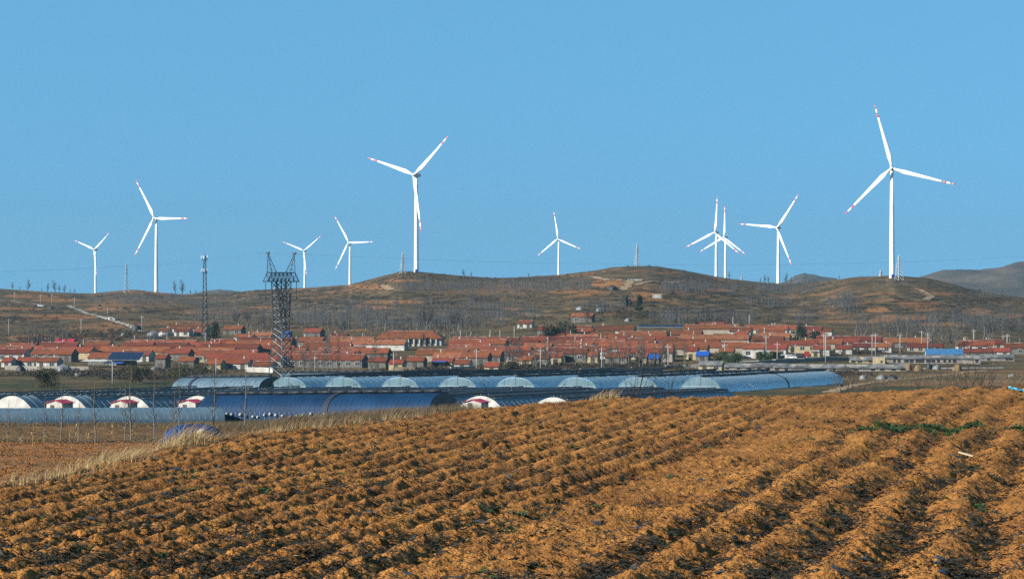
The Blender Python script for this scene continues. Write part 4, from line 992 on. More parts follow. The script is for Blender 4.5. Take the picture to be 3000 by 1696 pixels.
def lowwall(name, uv, h, th, m, label, dmin=560, cat='wall'):
    P = [Vector(hit(u, v, dmin)) for u, v in uv]
    t = thing(name, label, cat, P[0])
    k = 0
    for a, b in zip(P[:-1], P[1:]):
        n = max(1, int((b - a).length / 7))
        for i in range(n):
            p, q = a.lerp(b, i / n) - P[0], a.lerp(b, (i + 1) / n) - P[0]; dd = q - p; an = math.atan2(dd.y, dd.x); hh = h * rnd.uniform(.85, 1.15)
            zz = Txy(*(P[0] + (p + q) / 2).xy) - P[0].z
            M = Matrix.Translation(((p.x + q.x) / 2, (p.y + q.y) / 2, zz + hh / 2 - .4)) @ Matrix.Rotation(an, 4, 'Z')
            MB().box((0, 0, 0), (math.hypot(dd.x, dd.y) - .02, th * (1 + .1 * (k % 2)), hh + .8), M).build('wall_panel', m, t); k += 1
lowwall('retaining_wall', [(1600, 1094), (1700, 1090), (1850, 1085), (2000, 1079), (2050, 1078)], 1.1, .5, M_stone, 'pale stone retaining wall below the village road')
lowwall('retaining_wall', [(2120, 1074), (2220, 1069), (2320, 1062), (2420, 1056), (2520, 1052)], 1.2, .5, M_stone, 'rough stone bank right of the cream hut')
lowwall('yard_wall', [(15, 1083), (90, 1085), (180, 1086), (260, 1086)], 1.6, .3, M_stone, 'grey yard wall along the lower left houses')
lowwall('yard_wall', [(720, 1089), (800, 1092)], 1.4, .3, WALLS['white'], 'short white yard wall at the pylon foot')
lowwall('yard_wall', [(1150, 1088), (1215, 1087)], 1.5, .3, WALLS['cream'], 'cream yard wall with dark gap left of the middle front houses')
lowwall('yard_wall', [(1320, 1086), (1395, 1084)], 1.5, .3, WALLS['white'], 'white broken yard wall in the middle front')
lowwall('plastic_row', [(2690, 1080), (2790, 1080), (2940, 1079)], 0.35, .8, M_canvas, 'low white plastic-covered row on the right field', cat='plastic row')

# utility poles
POLES = [(95, 1008, 1036), (245, 1000, 1031), (238, 932, 982), (330, 1060, 1127), (416, 924, 972), (315, 900, 938), (26, 933, 982), (395, 990, 1019), (490, 975, 1010), (602, 980, 1009), (643, 1005, 1031), (633, 1050, 1097),
         (764, 997, 1029), (868, 990, 1021), (922, 1042, 1090), (969, 990, 1016), (988, 982, 1011), (1062, 985, 1010), (1154, 1033, 1092), (1149, 983, 1007), (1194, 972, 1008), (1349, 981, 1003), (1396, 1023, 1087), (1436, 973, 1003),
         (1465, 973, 1004), (1507, 964, 992), (1584, 1020, 1088), (1604, 998, 1032), (1672, 973, 1007), (1685, 992, 1022), (1763, 1016, 1086), (1760, 988, 1016), (1828, 985, 1012), (1900, 973, 1008), (1958, 1010, 1080), (1965, 987, 1010),
         (2032, 977, 1008), (2089, 952, 980), (2123, 1005, 1062), (2147, 938, 962), (2195, 934, 955), (2245, 982, 1052), (2277, 1002, 1064), (2330, 1008, 1052), (2415, 975, 1052), (2419, 980, 1062), (2555, 978, 1042), (2565, 975, 1042),
         (2637, 977, 1037), (2700, 968, 1026), (2718, 974, 1032), (2828, 985, 1028), (2853, 965, 1028), (2939, 982, 1024), (2951, 978, 1037), (43, 855, 885), (119, 863, 893), (152, 860, 895), (218, 872, 913)]
POLES.sort()
ME_pole = {}
nv = 0
ph_small = {}
for i, (u, vt, vb) in enumerate(POLES):
    x, d, z = hit(u, vb, 560); H = max(5.0, (vb - vt) * d / F)
    hillp = vb < 950
    lab = ('concrete utility pole on the left hillside, %s from left there' % ordw([p for p in POLES if p[2] < 950].index((u, vt, vb)))) if hillp else \
          ('pale concrete utility pole in the village, %s from left' % ordw([p for p in POLES if p[2] >= 950].index((u, vt, vb))))
    t = thing('utility_pole', lab, 'utility pole', (x, d, z - .3), rnd.uniform(-.3, .3), 'utility poles')
    MB().tube((0, 0, 0), (rnd.uniform(-.1, .1), 0, H + .3), 0.19, 0.12, 7).build('pole', M_conc, t, True)
    if H > 5:
        ca = MB().tube((-0.9, 0, H - .5), (0.9, 0, H - .5), 0.055, n=4).build('crossarm', M_conc if i % 2 else M_steel_w, t)
        for s in (-.8, 0, .8): MB().tube((s, 0, H - .45), (s, 0, H - .2), .05, .04, 5).build('insulator', M_white, ca)

# ------------------------------------------------------------------ trees
def branchy(seed, H, spread, trunk_r, nb, up, twigs, start=0.25, wob=0.03, sub=True, fine=0.5):
    r = random.Random(seed); tr, cr = MB(), MB()
    n = 6; P = [Vector((r.gauss(0, wob) * H * (k > 0), r.gauss(0, wob) * H * (k > 0), H * k / n)) for k in range(n + 1)]
    rad = lambda f: trunk_r * (1 - f) ** 0.8 + trunk_r * 0.08
    for k in range(n): tr.tube(P[k], P[k + 1], rad(k / n), rad((k + 1) / n), 5, cap=False)
    def at(f):
        f = min(f, 0.999) * n; k = int(f); return P[k].lerp(P[k + 1], f - k)
    for b in range(nb):
        f = start + (0.97 - start) * ((b + r.random()) / nb); a = b * 2.4 + r.uniform(-.5, .5)
        ln = spread * (1 - 0.75 * ((f - start) / (1 - start)) ** 1.2) * r.uniform(.7, 1.15)
        p = at(f); dirv = Vector((math.cos(a), math.sin(a), up * r.uniform(.7, 1.3))).normalized()
        br = rad(f) * 0.45 + trunk_r * .05; q = p + dirv * ln * 0.55; dir2 = (dirv + Vector((r.uniform(-.3, .3), r.uniform(-.3, .3), .45))).normalized(); e = q + dir2 * ln * .5
        cr.tube(p, q, br, br * .6, 3, cap=False); cr.tube(q, e, br * .6, 0, 3)
        for k in range(twigs):
            g = r.uniform(.2, .98); s = p.lerp(q, g / .55) if g < .55 else q.lerp(e, (g - .55) / .45)
            td = (dirv + Vector((r.uniform(-1, 1), r.uniform(-1, 1), r.uniform(-.1, 1.0)))).normalized(); tl = ln * r.uniform(.2, .42) * fine * 2
            cr.tube(s, s + td * tl, br * .32, 0, 3)
            if sub:
                for _ in range(2):
                    s2 = s + td * tl * r.uniform(.3, .8); t2 = (td + Vector((r.uniform(-1, 1), r.uniform(-1, 1), r.uniform(-.3, .8)))).normalized()
                    cr.tube(s2, s2 + t2 * tl * .6, br * .2, 0, 3)
    return tr, cr
def protos(n, seed, bm, tm, **kw):
    out = []
    for i in range(n):
        tr, cr = branchy(seed + i, **kw); out.append((tr.mesh('trunk', bm), cr.mesh('crown', tm)))
    return out
def leafy(seed, H, rx, rz_, n, leaf, zc, trunk_r, droop=0.0, lobes=7, trunk_h=None):
    r = random.Random(seed); tr, cr = MB(), MB()
    th = trunk_h or zc
    tr.tube((0, 0, -.3), (0, 0, th), trunk_r, trunk_r * .6, 6, cap=False)
    L = [(Vector((r.uniform(-.6, .6) * rx, r.uniform(-.6, .6) * rx, zc + r.uniform(-.55, .6) * rz_)), r.uniform(.35, .6)) for _ in range(lobes)]
    for c, s in L: tr.tube((0, 0, th * .7), c, trunk_r * .4, trunk_r * .1, 3, cap=False)
    for i in range(n):
        c, s = L[r.randrange(lobes)]
        v = Vector((r.gauss(0, 1), r.gauss(0, 1), r.gauss(0, 1))).normalized() * r.random() ** .45
        leaf_ = leaf; p = c + Vector((v.x * rx * s, v.y * rx * s, v.z * rz_ * s - droop * abs(v.x) * r.random()))
        a = Vector((r.gauss(0, 1), r.gauss(0, 1), r.gauss(0, .6 + droop))).normalized() * leaf * r.uniform(.6, 1.4); b = a.orthogonal().normalized() * leaf * r.uniform(.4, .9)
        cr.add([p - a, p + b, p + a, p - b], [(0, 1, 2, 3)])
    return tr, cr
PR_far = protos(3, 150, M_twig, M_twig, H=10, spread=2.8, trunk_r=0.21, nb=40, up=1.7, twigs=9, start=.15)
PR_pop = protos(4, 100, M_bark_p, M_twig, H=10, spread=2.6, trunk_r=0.17, nb=30, up=1.6, twigs=7, start=.2)
PR_sap = protos(4, 200, M_bark_p, M_twig_d, H=4, spread=0.8, trunk_r=0.045, nb=24, up=1.0, twigs=5, start=.18, wob=.012, sub=False)
PR_wide = protos(3, 300, M_bark, M_twig_d, H=7.5, spread=4.2, trunk_r=0.28, nb=26, up=.9, twigs=12, start=.25)
PR_pale = protos(2, 400, M_bark_p, M_bark_p, H=12, spread=5.0, trunk_r=0.26, nb=22, up=1.5, twigs=9, start=.18)
PR_thin = protos(3, 500, M_bark_p, M_twig, H=9, spread=1.6, trunk_r=0.14, nb=20, up=1.8, twigs=5, start=.3)
PR_shrub = protos(3, 600, M_twig_d, M_twig_d, H=1.0, spread=0.9, trunk_r=0.022, nb=14, up=.8, twigs=6, start=.05, wob=.05)
def plant(pr, name, label, cat, loc, h, hproto, group, rz=None, sxy=1.0):
    t = thing(name, label, cat, loc, rnd.uniform(0, 6.28) if rz is None else rz, group)
    s = h / hproto; t.scale = (s * sxy, s * sxy, s)
    ob('trunk', pr[0], None, t); ob('crown', pr[1], None, t); return t
# saplings in front of the greenhouses
SAP = [(25, 1291, 1165), (55, 1292, 1185), (132, 1290, 1150), (180, 1292, 1110), (232, 1285, 1150), (279, 1297, 1105), (368, 1290, 1110), (384, 1288, 1060), (452, 1289, 1080), (513, 1262, 1130), (524, 1258, 1060), (625, 1257, 1050), (719, 1256, 1045)]
for i, (u, vb, vt) in enumerate(SAP):
    x, d, z = hit(u, vb, 92, 150)
    plant(PR_sap[i % 4], 'sapling', 'thin leafless sapling before the low greenhouse, %s from left' % ordw(i), 'tree', (x, d, z - .05), (vb - vt) * d / F, 4, 'row of saplings before the greenhouses')
# dry corn stalks
for i, (u, v, h) in enumerate([(22, 1300, .45), (62, 1301, .35), (96, 1303, .75), (130, 1302, .55), (204, 1293, .7), (228, 1294, .75), (250, 1294, .4), (262, 1293, .35), (332, 1284, .65), (386, 1284, .4)]):
    x, d, z = hit(u, v, 80, 125)
    t = thing('corn_stalk', 'dry pale corn stalk at the edge of the low terrace, %s from left' % ordw(i), 'corn stalk', (x, d, z - .03), rnd.uniform(0, 6), 'dry corn stalks')
    MB().tube((0, 0, 0), (.03, .02, h * 1.2), .016, .008, 5).build('stem', M_corn, t)
    for k in range(5):
        a = k * 2.2; zz = h * (.3 + .17 * k); lf = MB()
        o1, o2, o3 = Vector((0, 0, zz)), Vector((math.cos(a) * .10, math.sin(a) * .10, zz + .09)), Vector((math.cos(a) * .17, math.sin(a) * .17, zz - .09)); w = Vector((-math.sin(a), math.cos(a), 0)) * .02
        lf.add([o1 - w * .4, o1 + w * .4, o2 + w, o2 - w, o3], [(0, 1, 2, 3), (3, 2, 4)]).build('leaf', M_corn, t)
# poplars in and around the village
GP = 'bare poplars around the village'
poplist = []
r = random.Random(5)
for (u0, u1, v0, v1, n, h0, h1) in [(1480, 1900, 1068, 1082, 40, 7, 12), (1900, 2010, 1066, 1078, 12, 7, 11), (60, 200, 1005, 1040, 16, 8, 12), (860, 1100, 1086, 1096, 18, 6, 10), (900, 1110, 1040, 1075, 10, 8, 12),
                                    (950, 1420, 968, 1002, 34, 10, 15), (2500, 2660, 985, 1003, 10, 9, 14), (700, 860, 962, 985, 10, 8, 12), (30, 280, 985, 1010, 10, 6, 10), (2850, 2990, 990, 1010, 8, 10, 14)]:
    for k in range(n):
        poplist.append((r.uniform(u0, u1), r.uniform(v0, v1), r.uniform(h0, h1)))
poplist.sort()
for i, (u, v, h) in enumerate(poplist):
    x, d, z = hit(u, v, 600)
    pr, hp = (PR_thin[i % 3], 9) if i % 2 else (PR_pop[i % 4], 10)
    plant(pr, 'bare_poplar', 'slender leafless poplar by the village, %s from left' % (ordw(i) if i < 79 else '%dth' % (i + 1) if (i + 1) % 10 not in (1, 2, 3) or (i + 1) % 100 in (11, 12, 13) else '%d%s' % (i + 1, {1: 'st', 2: 'nd', 3: 'rd'}[(i + 1) % 10])), 'tree', (x, d, z - .2), h, hp, GP)
# skyline trees
for i, (u, vt, vb, w) in enumerate([(37, 824, 850, 1), (58, 838, 852, 1), (83, 817, 853, 1.2), (122, 842, 857, 1), (140, 826, 860, 1), (158, 818, 860, 1.2), (174, 832, 861, 1), (190, 832, 861, 1.3), (205, 845, 861, 1), (218, 842, 862, 1), (512, 820, 862, 1), (532, 817, 862, 1.2), (558, 846, 864, 1), (574, 847, 865, 1.2),
                                    (1357, 787, 808, 1.6), (1380, 800, 810, 1.2), (2240, 803, 833, 1.2), (2250, 806, 834, 1), (2228, 812, 833, 1), (2304, 798, 836, 1.2), (2318, 808, 836, 1), (2136, 793, 822, .9), (2458, 805, 818, .8), (1548, 802, 812, 1)]):
    d = float(crest_d(u)) - 12; x = (u - U0) / F * d; z = Txy(x, d)
    h = max(4.0, -(vt - V0) / F * d - z)
    plant(PR_far[i % 3], 'skyline_poplar', 'bare tree standing against the sky on the ridge, %s from left' % ordw(i), 'tree', (x, d, z - .3), h, 10, 'bare trees on the skyline', sxy=w * 1.3)
# large pale trees on the right, dark trees
for i, (u, vb, vt) in enumerate([(2735, 1032, 925), (2762, 1030, 945), (2785, 1032, 935), (2808, 1030, 950), (2715, 1030, 960)]):
    x, d, z = hit(u, vb, 600); plant(PR_pale[i % 2], 'bare_tree', 'big pale leafless tree in the clump behind the blue-roofed hall, %s from left' % ordw(i), 'tree', (x, d, z - .2), (vb - vt) * d / F, 12, 'clump of big pale trees')
for i, (u, vb, vt) in enumerate(sorted([(725, 958, 905), (690, 955, 915), (770, 962, 920), (1005, 985, 940), (1250, 975, 900), (1330, 978, 915), (1760, 940, 895), (1720, 945, 905), (1810, 935, 905), (2110, 960, 925), (2280, 955, 920), (200, 1050, 1030), (345, 1040, 1010), (420, 1040, 1010), (1300, 985, 945), (2960, 1000, 930), (2900, 995, 940), (100, 1052, 1020), (260, 1046, 1018), (480, 1060, 1028), (860, 1052, 1018), (940, 1040, 1008), (1010, 1075, 1040), (1120, 1062, 1030), (1260, 1056, 1026), (1450, 1050, 1015), (1500, 1022, 985), (1560, 1030, 1000), (1700, 1045, 1010), (1800, 1050, 1018), (1880, 1030, 998), (1960, 1000, 968), (2060, 1040, 1010), (2140, 1012, 985), (2220, 1020, 990), (2320, 1040, 1012), (2650, 1030, 1000), (1740, 1000, 960), (1570, 985, 955)])):
    x, d, z = hit(u, vb, 600); plant(PR_wide[i % 3], 'bare_tree', 'dark spreading leafless tree in or by the village, %s from left' % ordw(i), 'tree', (x, d, z - .2), (vb - vt) * d / F, 7.5, 'dark spreading leafless trees around the village')
for nm, lab, u, vb, vt, wpx, m, bm, nlv, leaf, droop in [
    ('ivy_tree', 'left one of the dark ivy-clad trees in the village', 1612, 1008, 950, 40, M_ever, M_bark, 900, .22, 0), ('ivy_tree', 'middle one of the dark ivy-clad trees in the village', 1640, 1006, 945, 42, M_ever, M_bark, 900, .22, 0),
    ('ivy_tree', 'right one of the dark ivy-clad trees in the village', 1678, 1005, 950, 40, M_ever, M_bark, 700, .22, 0),
    ('farm_tree', 'tall dark ivy-clad tree beside the farmhouse', 622, 1012, 940, 40, M_ever, M_bark, 900, .25, 0),
    ('round_tree', 'round dark grey-green tree in the upper right of the village', 2345, 1012, 952, 42, M_ever, M_bark, 1300, .2, 0), ('evergreen_bush', 'dense dark evergreen beside the round tree', 2386, 1004, 972, 30, M_ever, M_bark, 700, .2, 0),
    ('hill_tree', 'left one of two dark round trees on the hillside', 1838, 896, 868, 24, M_ever, M_bark, 800, .3, 0), ('hill_tree', 'right one of two dark round trees on the hillside', 1871, 896, 868, 18, M_ever, M_bark, 700, .3, 0),
    ('hill_bush', 'low dark conifers below the two hillside trees', 1873, 911, 896, 22, M_ever, M_bark, 500, .3, 0),
    ('willow_bush', 'leftmost olive willow bush behind the greenhouses', 138, 1136, 1078, 80, M_olive, M_bark, 2200, .11, .8), ('willow_bush', 'olive willow bush between the two poles behind the greenhouses', 405, 1124, 1060, 82, M_olive, M_bark, 2400, .11, .8),
    ('willow_bush', 'olive willow bush left of the pylon, widest one', 562, 1112, 1060, 130, M_olive, M_bark, 3000, .11, .8),
    ('green_bush', 'big green bush before the village at the cream hut', 2142, 1068, 1030, 56, M_greenl, M_bark, 1500, .16, .5), ('green_bush', 'left small green bush near the cream hut', 2112, 1062, 1030, 36, M_olive, M_bark, 900, .16, .5), ('green_bush', 'right green bush below the white houses', 2238, 1058, 1028, 44, M_greenl, M_bark, 1200, .16, .5),
    ('green_bush', 'dark bush beside the small cream house', 1500, 1086, 1050, 44, M_olive, M_bark, 1000, .16, .5)]:
    x, d, z = hit(u, vb, 560); H = (vb - vt) * d / F; rx = wpx * d / F / 2
    tr, cr = leafy(int(u), H, rx * 1.25, H * .58, int(nlv * 1.3), leaf * 1.5, H * (.55 if droop == 0 else .48), .14, droop * .5, 9)
    t = thing(nm, lab, 'tree' if 'tree' in nm else 'bush', (x, d, z - .1), 0)
    tr.build('trunk', bm, t); cr.build('crown', m, t)
# conifer before the school
x, d, z = hit(1243, 1013, 600); t = thing('conifer', 'small dark conifer before the school', 'tree', (x, d - 5, z - .1)); tr, cr = MB(), MB(); tr.tube((0, 0, 0), (0, 0, 5), .12, .03, 5)
r = random.Random(3)
for k in range(500):
    f = r.random(); a = r.uniform(0, 6.28); rr = 1.7 * (1 - f) * r.random() ** .5; p = Vector((rr * math.cos(a), rr * math.sin(a), .5 + 4.5 * f)); q = Vector((math.cos(a) * .35, math.sin(a) * .35, -.12)); s = Vector((-math.sin(a) * .12, math.cos(a) * .12, 0))
    cr.add([p - s, p + s, p + q], [(0, 1, 2)])
tr.build('trunk', M_bark, t); cr.build('crown', M_ever, t)
# shrubs just behind the field crest
for i, (u, vb, h, d0, lab) in enumerate([(1872, 1158, 1.0, 66, 'leafless shrub on the field crest before the far greenhouses'), (2690, 1135, .6, 92, 'small leafless shrub on the right field edge'), (2800, 1126, 1.05, 100, 'left one of the big dark shrubs at the right field edge'), (2850, 1122, 1.2, 104, 'right one of the big dark shrubs at the right field edge'), (2560, 1142, .6, 90, 'low bare shrub near the farm track'), (2485, 1150, 1.0, 84, 'thin upright leafless shrub right of the greenhouses'), (2895, 1122, .9, 106, 'thin bare shrub near the right photo edge'), (1965, 1160, .6, 66, 'tiny bare shrub before the rightmost greenhouse')]):
    x = (u - U0) / F * d0; top = -(vb - V0) / F * d0 + h; z = max(Txy(x, d0), fz(x, d0)) - .1; h = top - z
    plant(PR_shrub[i % 3], 'leafless_shrub', lab, 'shrub', (x, d0, z), h, 1.0, 'leafless shrubs beyond the field', sxy=.45)
x, d, z = hit(2447, 1148, 400); plant(PR_pale[0], 'bare_tree', 'small pale leafless tree at the right end of the greenhouses', 'tree', (x, d, z - .2), 3.6, 12, None)

# woods and scrub: masses nobody could count
def slivers(P, Q, wdt):
    D = Q - P; S_ = np.stack([D[:, 2], np.zeros(len(D)), -D[:, 0]], -1); n = np.linalg.norm(S_, axis=1, keepdims=True); S_ = np.where(n < 1e-6, np.array([[1., 0, 0]]), S_ / np.maximum(n, 1e-6)) * wdt[:, None]
    S2 = np.stack([-D[:, 1] * 0, np.ones(len(D)), np.zeros(len(D))], -1) * wdt[:, None] * .8
    V = np.stack([P - S_ - S2 * .4, P + S_ - S2 * .4, P + S2, Q], 1).reshape(-1, 3)
    i = np.arange(len(P))[:, None] * 4
    return V, np.concatenate([i + np.array([[0, 1, 3]]), i + np.array([[1, 2, 3]]), i + np.array([[2, 0, 3]])], 0)
def wood(name, patches, m, label, seed, branches=7, bmat=None):
    R = np.random.RandomState(seed); base = []; hs = []
    for cu, cv, ru, rv, n, h in patches:
        n = int(n * 1.15)
        k = 0
        while k < n:
            a, b = R.uniform(-1, 1, 2)
            if a * a + b * b > 1: continue
            p = hit(cu + a * ru, cv + b * rv, 900, float(crest_d(cu + a * ru)) - 5); base.append(p); hs.append(h * R.uniform(.7, 1.25)); k += 1
    B = np.array(base); Hh = np.array(hs); n = len(B)
    top = B + np.stack([R.normal(0, .3, n), R.normal(0, .3, n), Hh], -1)
    PV, PF = slivers(B - [0, 0, .4], top, np.full(n, .11) * (Hh / 9) ** .5); Vs, Fs = [PV], [PF]; off = len(PV)
    for k in range(branches):
        f = R.uniform(.28, .95, n); p = B + (top - B) * f[:, None]; a = R.uniform(0, 6.28, n); ln = Hh * R.uniform(.14, .30, n) * (1.1 - f * .7)
        q = p + np.stack([np.cos(a) * ln, np.sin(a) * ln, ln * R.uniform(.7, 1.8, n)], -1)
        V, Fq = slivers(p, q, np.full(n, .06)); Vs.append(V); Fs.append(Fq + off); off += len(V)
    me = np_mesh(name, np.concatenate(Vs), np.concatenate(Fs), m)
    return tag(ob(name, me), label, kind='stuff')
wood('poplar_wood', [(480, 890, 170, 13, 260, 5.5), (330, 884, 110, 9, 90, 5), (700, 890, 120, 14, 120, 5.5), (640, 940, 110, 14, 110, 8)], M_wood_t, 'grey mass of bare young poplars on the left slope', 1)
wood('poplar_wood', [(1270, 850, 130, 11, 190, 5.5), (1420, 852, 110, 11, 150, 5.5), (1600, 846, 140, 12, 250, 5.5), (1480, 872, 150, 6, 80, 5)], M_wood_t, 'grey band of bare poplars across the central hill', 2)
wood('poplar_wood', [(1000, 945, 140, 18, 200, 8), (1160, 960, 190, 15, 230, 8), (1350, 950, 150, 18, 170, 8), (1080, 905, 110, 10, 80, 6), (1500, 925, 100, 12, 110, 6), (1330, 905, 180, 10, 90, 6), (850, 945, 110, 16, 130, 8)], M_wood_t, 'dense grey bare wood between the central hill and the village', 3)
wood('poplar_wood', [(2010, 852, 80, 10, 140, 5.5), (2130, 856, 45, 9, 45, 5), (2080, 945, 140, 14, 140, 6), (1960, 945, 60, 8, 50, 6), (1760, 905, 90, 10, 60, 5)], M_wood_t, 'bare poplars on the slope right of the highest hilltop', 4)
wood('poplar_wood', [(2300, 855, 100, 11, 170, 6), (2470, 902, 50, 13, 120, 7), (2250, 893, 80, 8, 60, 5), (2400, 938, 130, 10, 70, 6)], M_wood_t, 'bare poplars below the saddle turbine', 5)
wood('poplar_wood', [(2640, 970, 130, 15, 130, 8), (2900, 962, 100, 18, 150, 8), (2920, 872, 70, 9, 50, 6), (2780, 945, 70, 8, 40, 7), (2620, 840, 40, 8, 20, 5)], M_wood_t, 'bare trees along the foot of the right hill', 6)
def scrub(name, pts, m, label, size, seed, nf=26, flat=.6):
    R = np.random.RandomState(seed); P = np.array(pts); n = len(P); Vs = []
    sz = size * R.uniform(.5, 1.5, n)
    for k in range(nf):
        v = R.normal(0, 1, (n, 3)); v /= np.linalg.norm(v, axis=1, keepdims=True); v *= R.uniform(.3, 1, (n, 1)) ** .5
        c = P + np.stack([v[:, 0] * sz * 1.25, v[:, 1] * sz, np.abs(v[:, 2]) * sz * flat], -1)
        a = R.normal(0, 1, (n, 3)); a /= np.linalg.norm(a, axis=1, keepdims=True); b = R.normal(0, 1, (n, 3)); b /= np.linalg.norm(b, axis=1, keepdims=True)
        Vs.append(np.stack([c - a * sz[:, None] * .28, c + b * sz[:, None] * .28, c + a * sz[:, None] * .28], 1))
    V = np.concatenate(Vs).reshape(-1, 3); Fq = np.arange(len(V)).reshape(-1, 3)
    return tag(ob(name, np_mesh(name, V, Fq, m)), label, kind='stuff')
# scrub grows on the terrace banks
R = np.random.RandomState(4); cu = R.uniform(-150, 3150, 60000); cd = R.uniform(1000, 1900, 60000)
ok = cd < crest_d(cu) - 4
cu, cd = cu[ok], cd[ok]; x = (cu - U0) / F * cd
z0 = T(cu, cd); z1 = T(cu, cd + 3.0); slope = (z1 - z0) / 3.0
T(cu, cd); pr_ = T.bank * .5 * sstep(.40, .62, fbm(x / 70, cd / 70, 3, 44)) + 0.02
k = R.uniform(0, 1, len(cu)) < pr_
pts = np.stack([x[k], cd[k], z0[k]], -1)
scrub('hill_scrub', pts[:5200], M_scrub, 'dark leafless scrub along the terrace banks of the hills', 1.25, 5, 20)
pp = []
for cu_, cv_, ru, rv, n in [(300, 985, 190, 18, 260), (120, 1000, 120, 14, 120), (480, 1000, 100, 6, 70), (1750, 1079, 280, 5, 520), (1560, 1080, 80, 5, 120), (1900, 925, 160, 12, 150), (2060, 938, 130, 14, 160), (2920, 848, 80, 12, 120), (2900, 880, 100, 12, 140), (220, 1096, 160, 8, 160), (400, 1108, 150, 8, 120), (2520, 1032, 90, 5, 120), (1270, 1086, 150, 4, 120), (560, 1092, 100, 5, 60), (2470, 1100, 60, 6, 130), (1560, 1086, 60, 4, 60), (1420, 880, 50, 8, 60), (1300, 890, 60, 5, 60), (1100, 875, 70, 5, 70), (1000, 905, 60, 5, 60)]:
    for _ in range(n):
        a, b = R.normal(0, .5, 2); pp.append(hit(cu_ + a * ru, cv_ + b * rv, 560))
scrub('dark_thicket', pp, M_scrub, 'dark thickets and weeds around the village', 1.0, 8, 34, 1.1)
# dry weeds on the banks before the greenhouses
def blades(name, pts, h, wdt, m, label, seed, lean=.35, per=26, spread=.25):
    R = np.random.RandomState(seed); P = np.repeat(np.array(pts), per, 0); n = len(P)
    P = P + np.stack([R.normal(0, spread, n), R.normal(0, spread, n), np.full(n, -.03)], -1)
    hh = h * R.uniform(.45, 1.25, n); a = R.uniform(0, 6.28, n); ln = np.abs(R.normal(0, lean, n)) * hh
    mid = P + np.stack([np.cos(a) * ln * .35, np.sin(a) * ln * .35, hh * .6], -1); tip = P + np.stack([np.cos(a) * ln + .35 * hh, np.sin(a) * ln, hh], -1)
    s = np.stack([np.cos(a + 1.3), np.sin(a + 1.3), np.zeros(n)], -1) * wdt
    V = np.stack([P - s, P + s, mid + s * .8, mid - s * .8, tip], 1).reshape(-1, 3); i = np.arange(n)[:, None] * 5
    F3 = np.concatenate([i + [[0, 1, 2]], i + [[0, 2, 3]], i + [[3, 2, 4]]], 0)
    return tag(ob(name, np_mesh(name, V, F3, m)), label, kind='stuff')
R = np.random.RandomState(9)
pts = []
EDGE = [(-7.4, 32.6), (-6.9, 35.5), (-5.7, 42.8), (-4.3, 46.0), (-2.5, 51)]
for _ in range(75):
    k = R.randint(0, 4); a, b = EDGE[k], EDGE[k + 1]; t_ = R.uniform(); xx = a[0] + (b[0] - a[0]) * t_ + R.normal(-.15, .35); yy = a[1] + (b[1] - a[1]) * t_ + R.normal(0, .6)
    pts.append((xx, yy, max(fz(xx, yy), Txy(xx, yy))))
blades('dry_grass', pts, .22, .003, M_straw, 'golden dry grass along the left bank of the field', 1, per=36, spread=.2, lean=.8)
pts = []
for cu_, cv_, ru, rv, n, d0, d1 in [(130, 1385, 80, 9, 60, 40, 90), (270, 1345, 60, 12, 70, 40, 90), (375, 1325, 38, 9, 130, 40, 90), (585, 1290, 50, 8, 100, 40, 95)]:
    for _ in range(n):
        a, b = R.normal(0, .6, 2); u_ = cu_ + a * ru; dd = np.interp(u_, [0, 600, 860], [35, 43.5, 47]) ; xx = (u_ - U0) / F * dd; yy = dd + R.normal(.5, .9); xx = xx - abs(R.normal(0, .25)); pts.append((xx, yy, max(fz(xx, yy), Txy(xx, yy))))
blades('dry_grass', pts, .46, .003, M_straw, 'tall pale dry grass tufts beside the blue tarp heap', 2, per=60, spread=.14, lean=.95)
pts = []
for _ in range(520):
    u_ = R.uniform(560, 1400); dd = float(np.interp(u_, [560, 760, 860], [134, 132, 120])) + R.normal(0, 4)
    xx = (u_ - U0) / F * dd; pts.append((xx, dd, Txy(xx, dd)))
blades('dry_weeds', pts, .34, .006, M_straw_d, 'dry brown weeds before the deep blue greenhouse', 3, per=40, spread=.45)
pts = []
for _ in range(420):
    u_ = R.uniform(-60, 700); dd = 136 + R.normal(0, 2.5); xx = (u_ - U0) / F * dd; pts.append((xx, dd, Txy(xx, dd)))
blades('dry_weeds', pts, .24, .006, M_straw_d, 'brown weeds at the foot of the low greenhouse', 4, per=34, spread=.4)
pts = []
for _ in range(60):
    u_ = R.normal(1750, 38); dd = 58.9 + R.uniform(-.2, .6); xx = (u_ - U0) / F * dd; pts.append((xx, dd, fz(xx, dd)))
blades('dry_grass', pts, .26, .005, M_straw, 'pale tuft of dry grass on the field crest', 5, per=40, spread=.1)
pts = []
for _ in range(420):
    u_ = R.uniform(1180, 3050); dd = float(np.interp(u_, [1180, 1515, 1750, 2210, 2995], [51.5, 55.8, 58.9, 60.6, 67.5])) + R.uniform(-.4, .6); xx = (u_ - U0) / F * dd; pts.append((xx, dd, fz(xx, dd)))
blades('dry_grass', pts, .07, .005, M_straw_d, 'short dry stubble along the far edge of the field', 6, per=14, spread=.25)
pts = []
for _ in range(500):
    u_ = R.uniform(2380, 3050); v_ = R.uniform(1096, 1128); pts.append(hit(u_, v_, 480))
blades('dry_weeds', pts, .8, .03, M_straw_d, 'dry weeds on the fallow land right of the greenhouses', 7, per=22, spread=1.2)

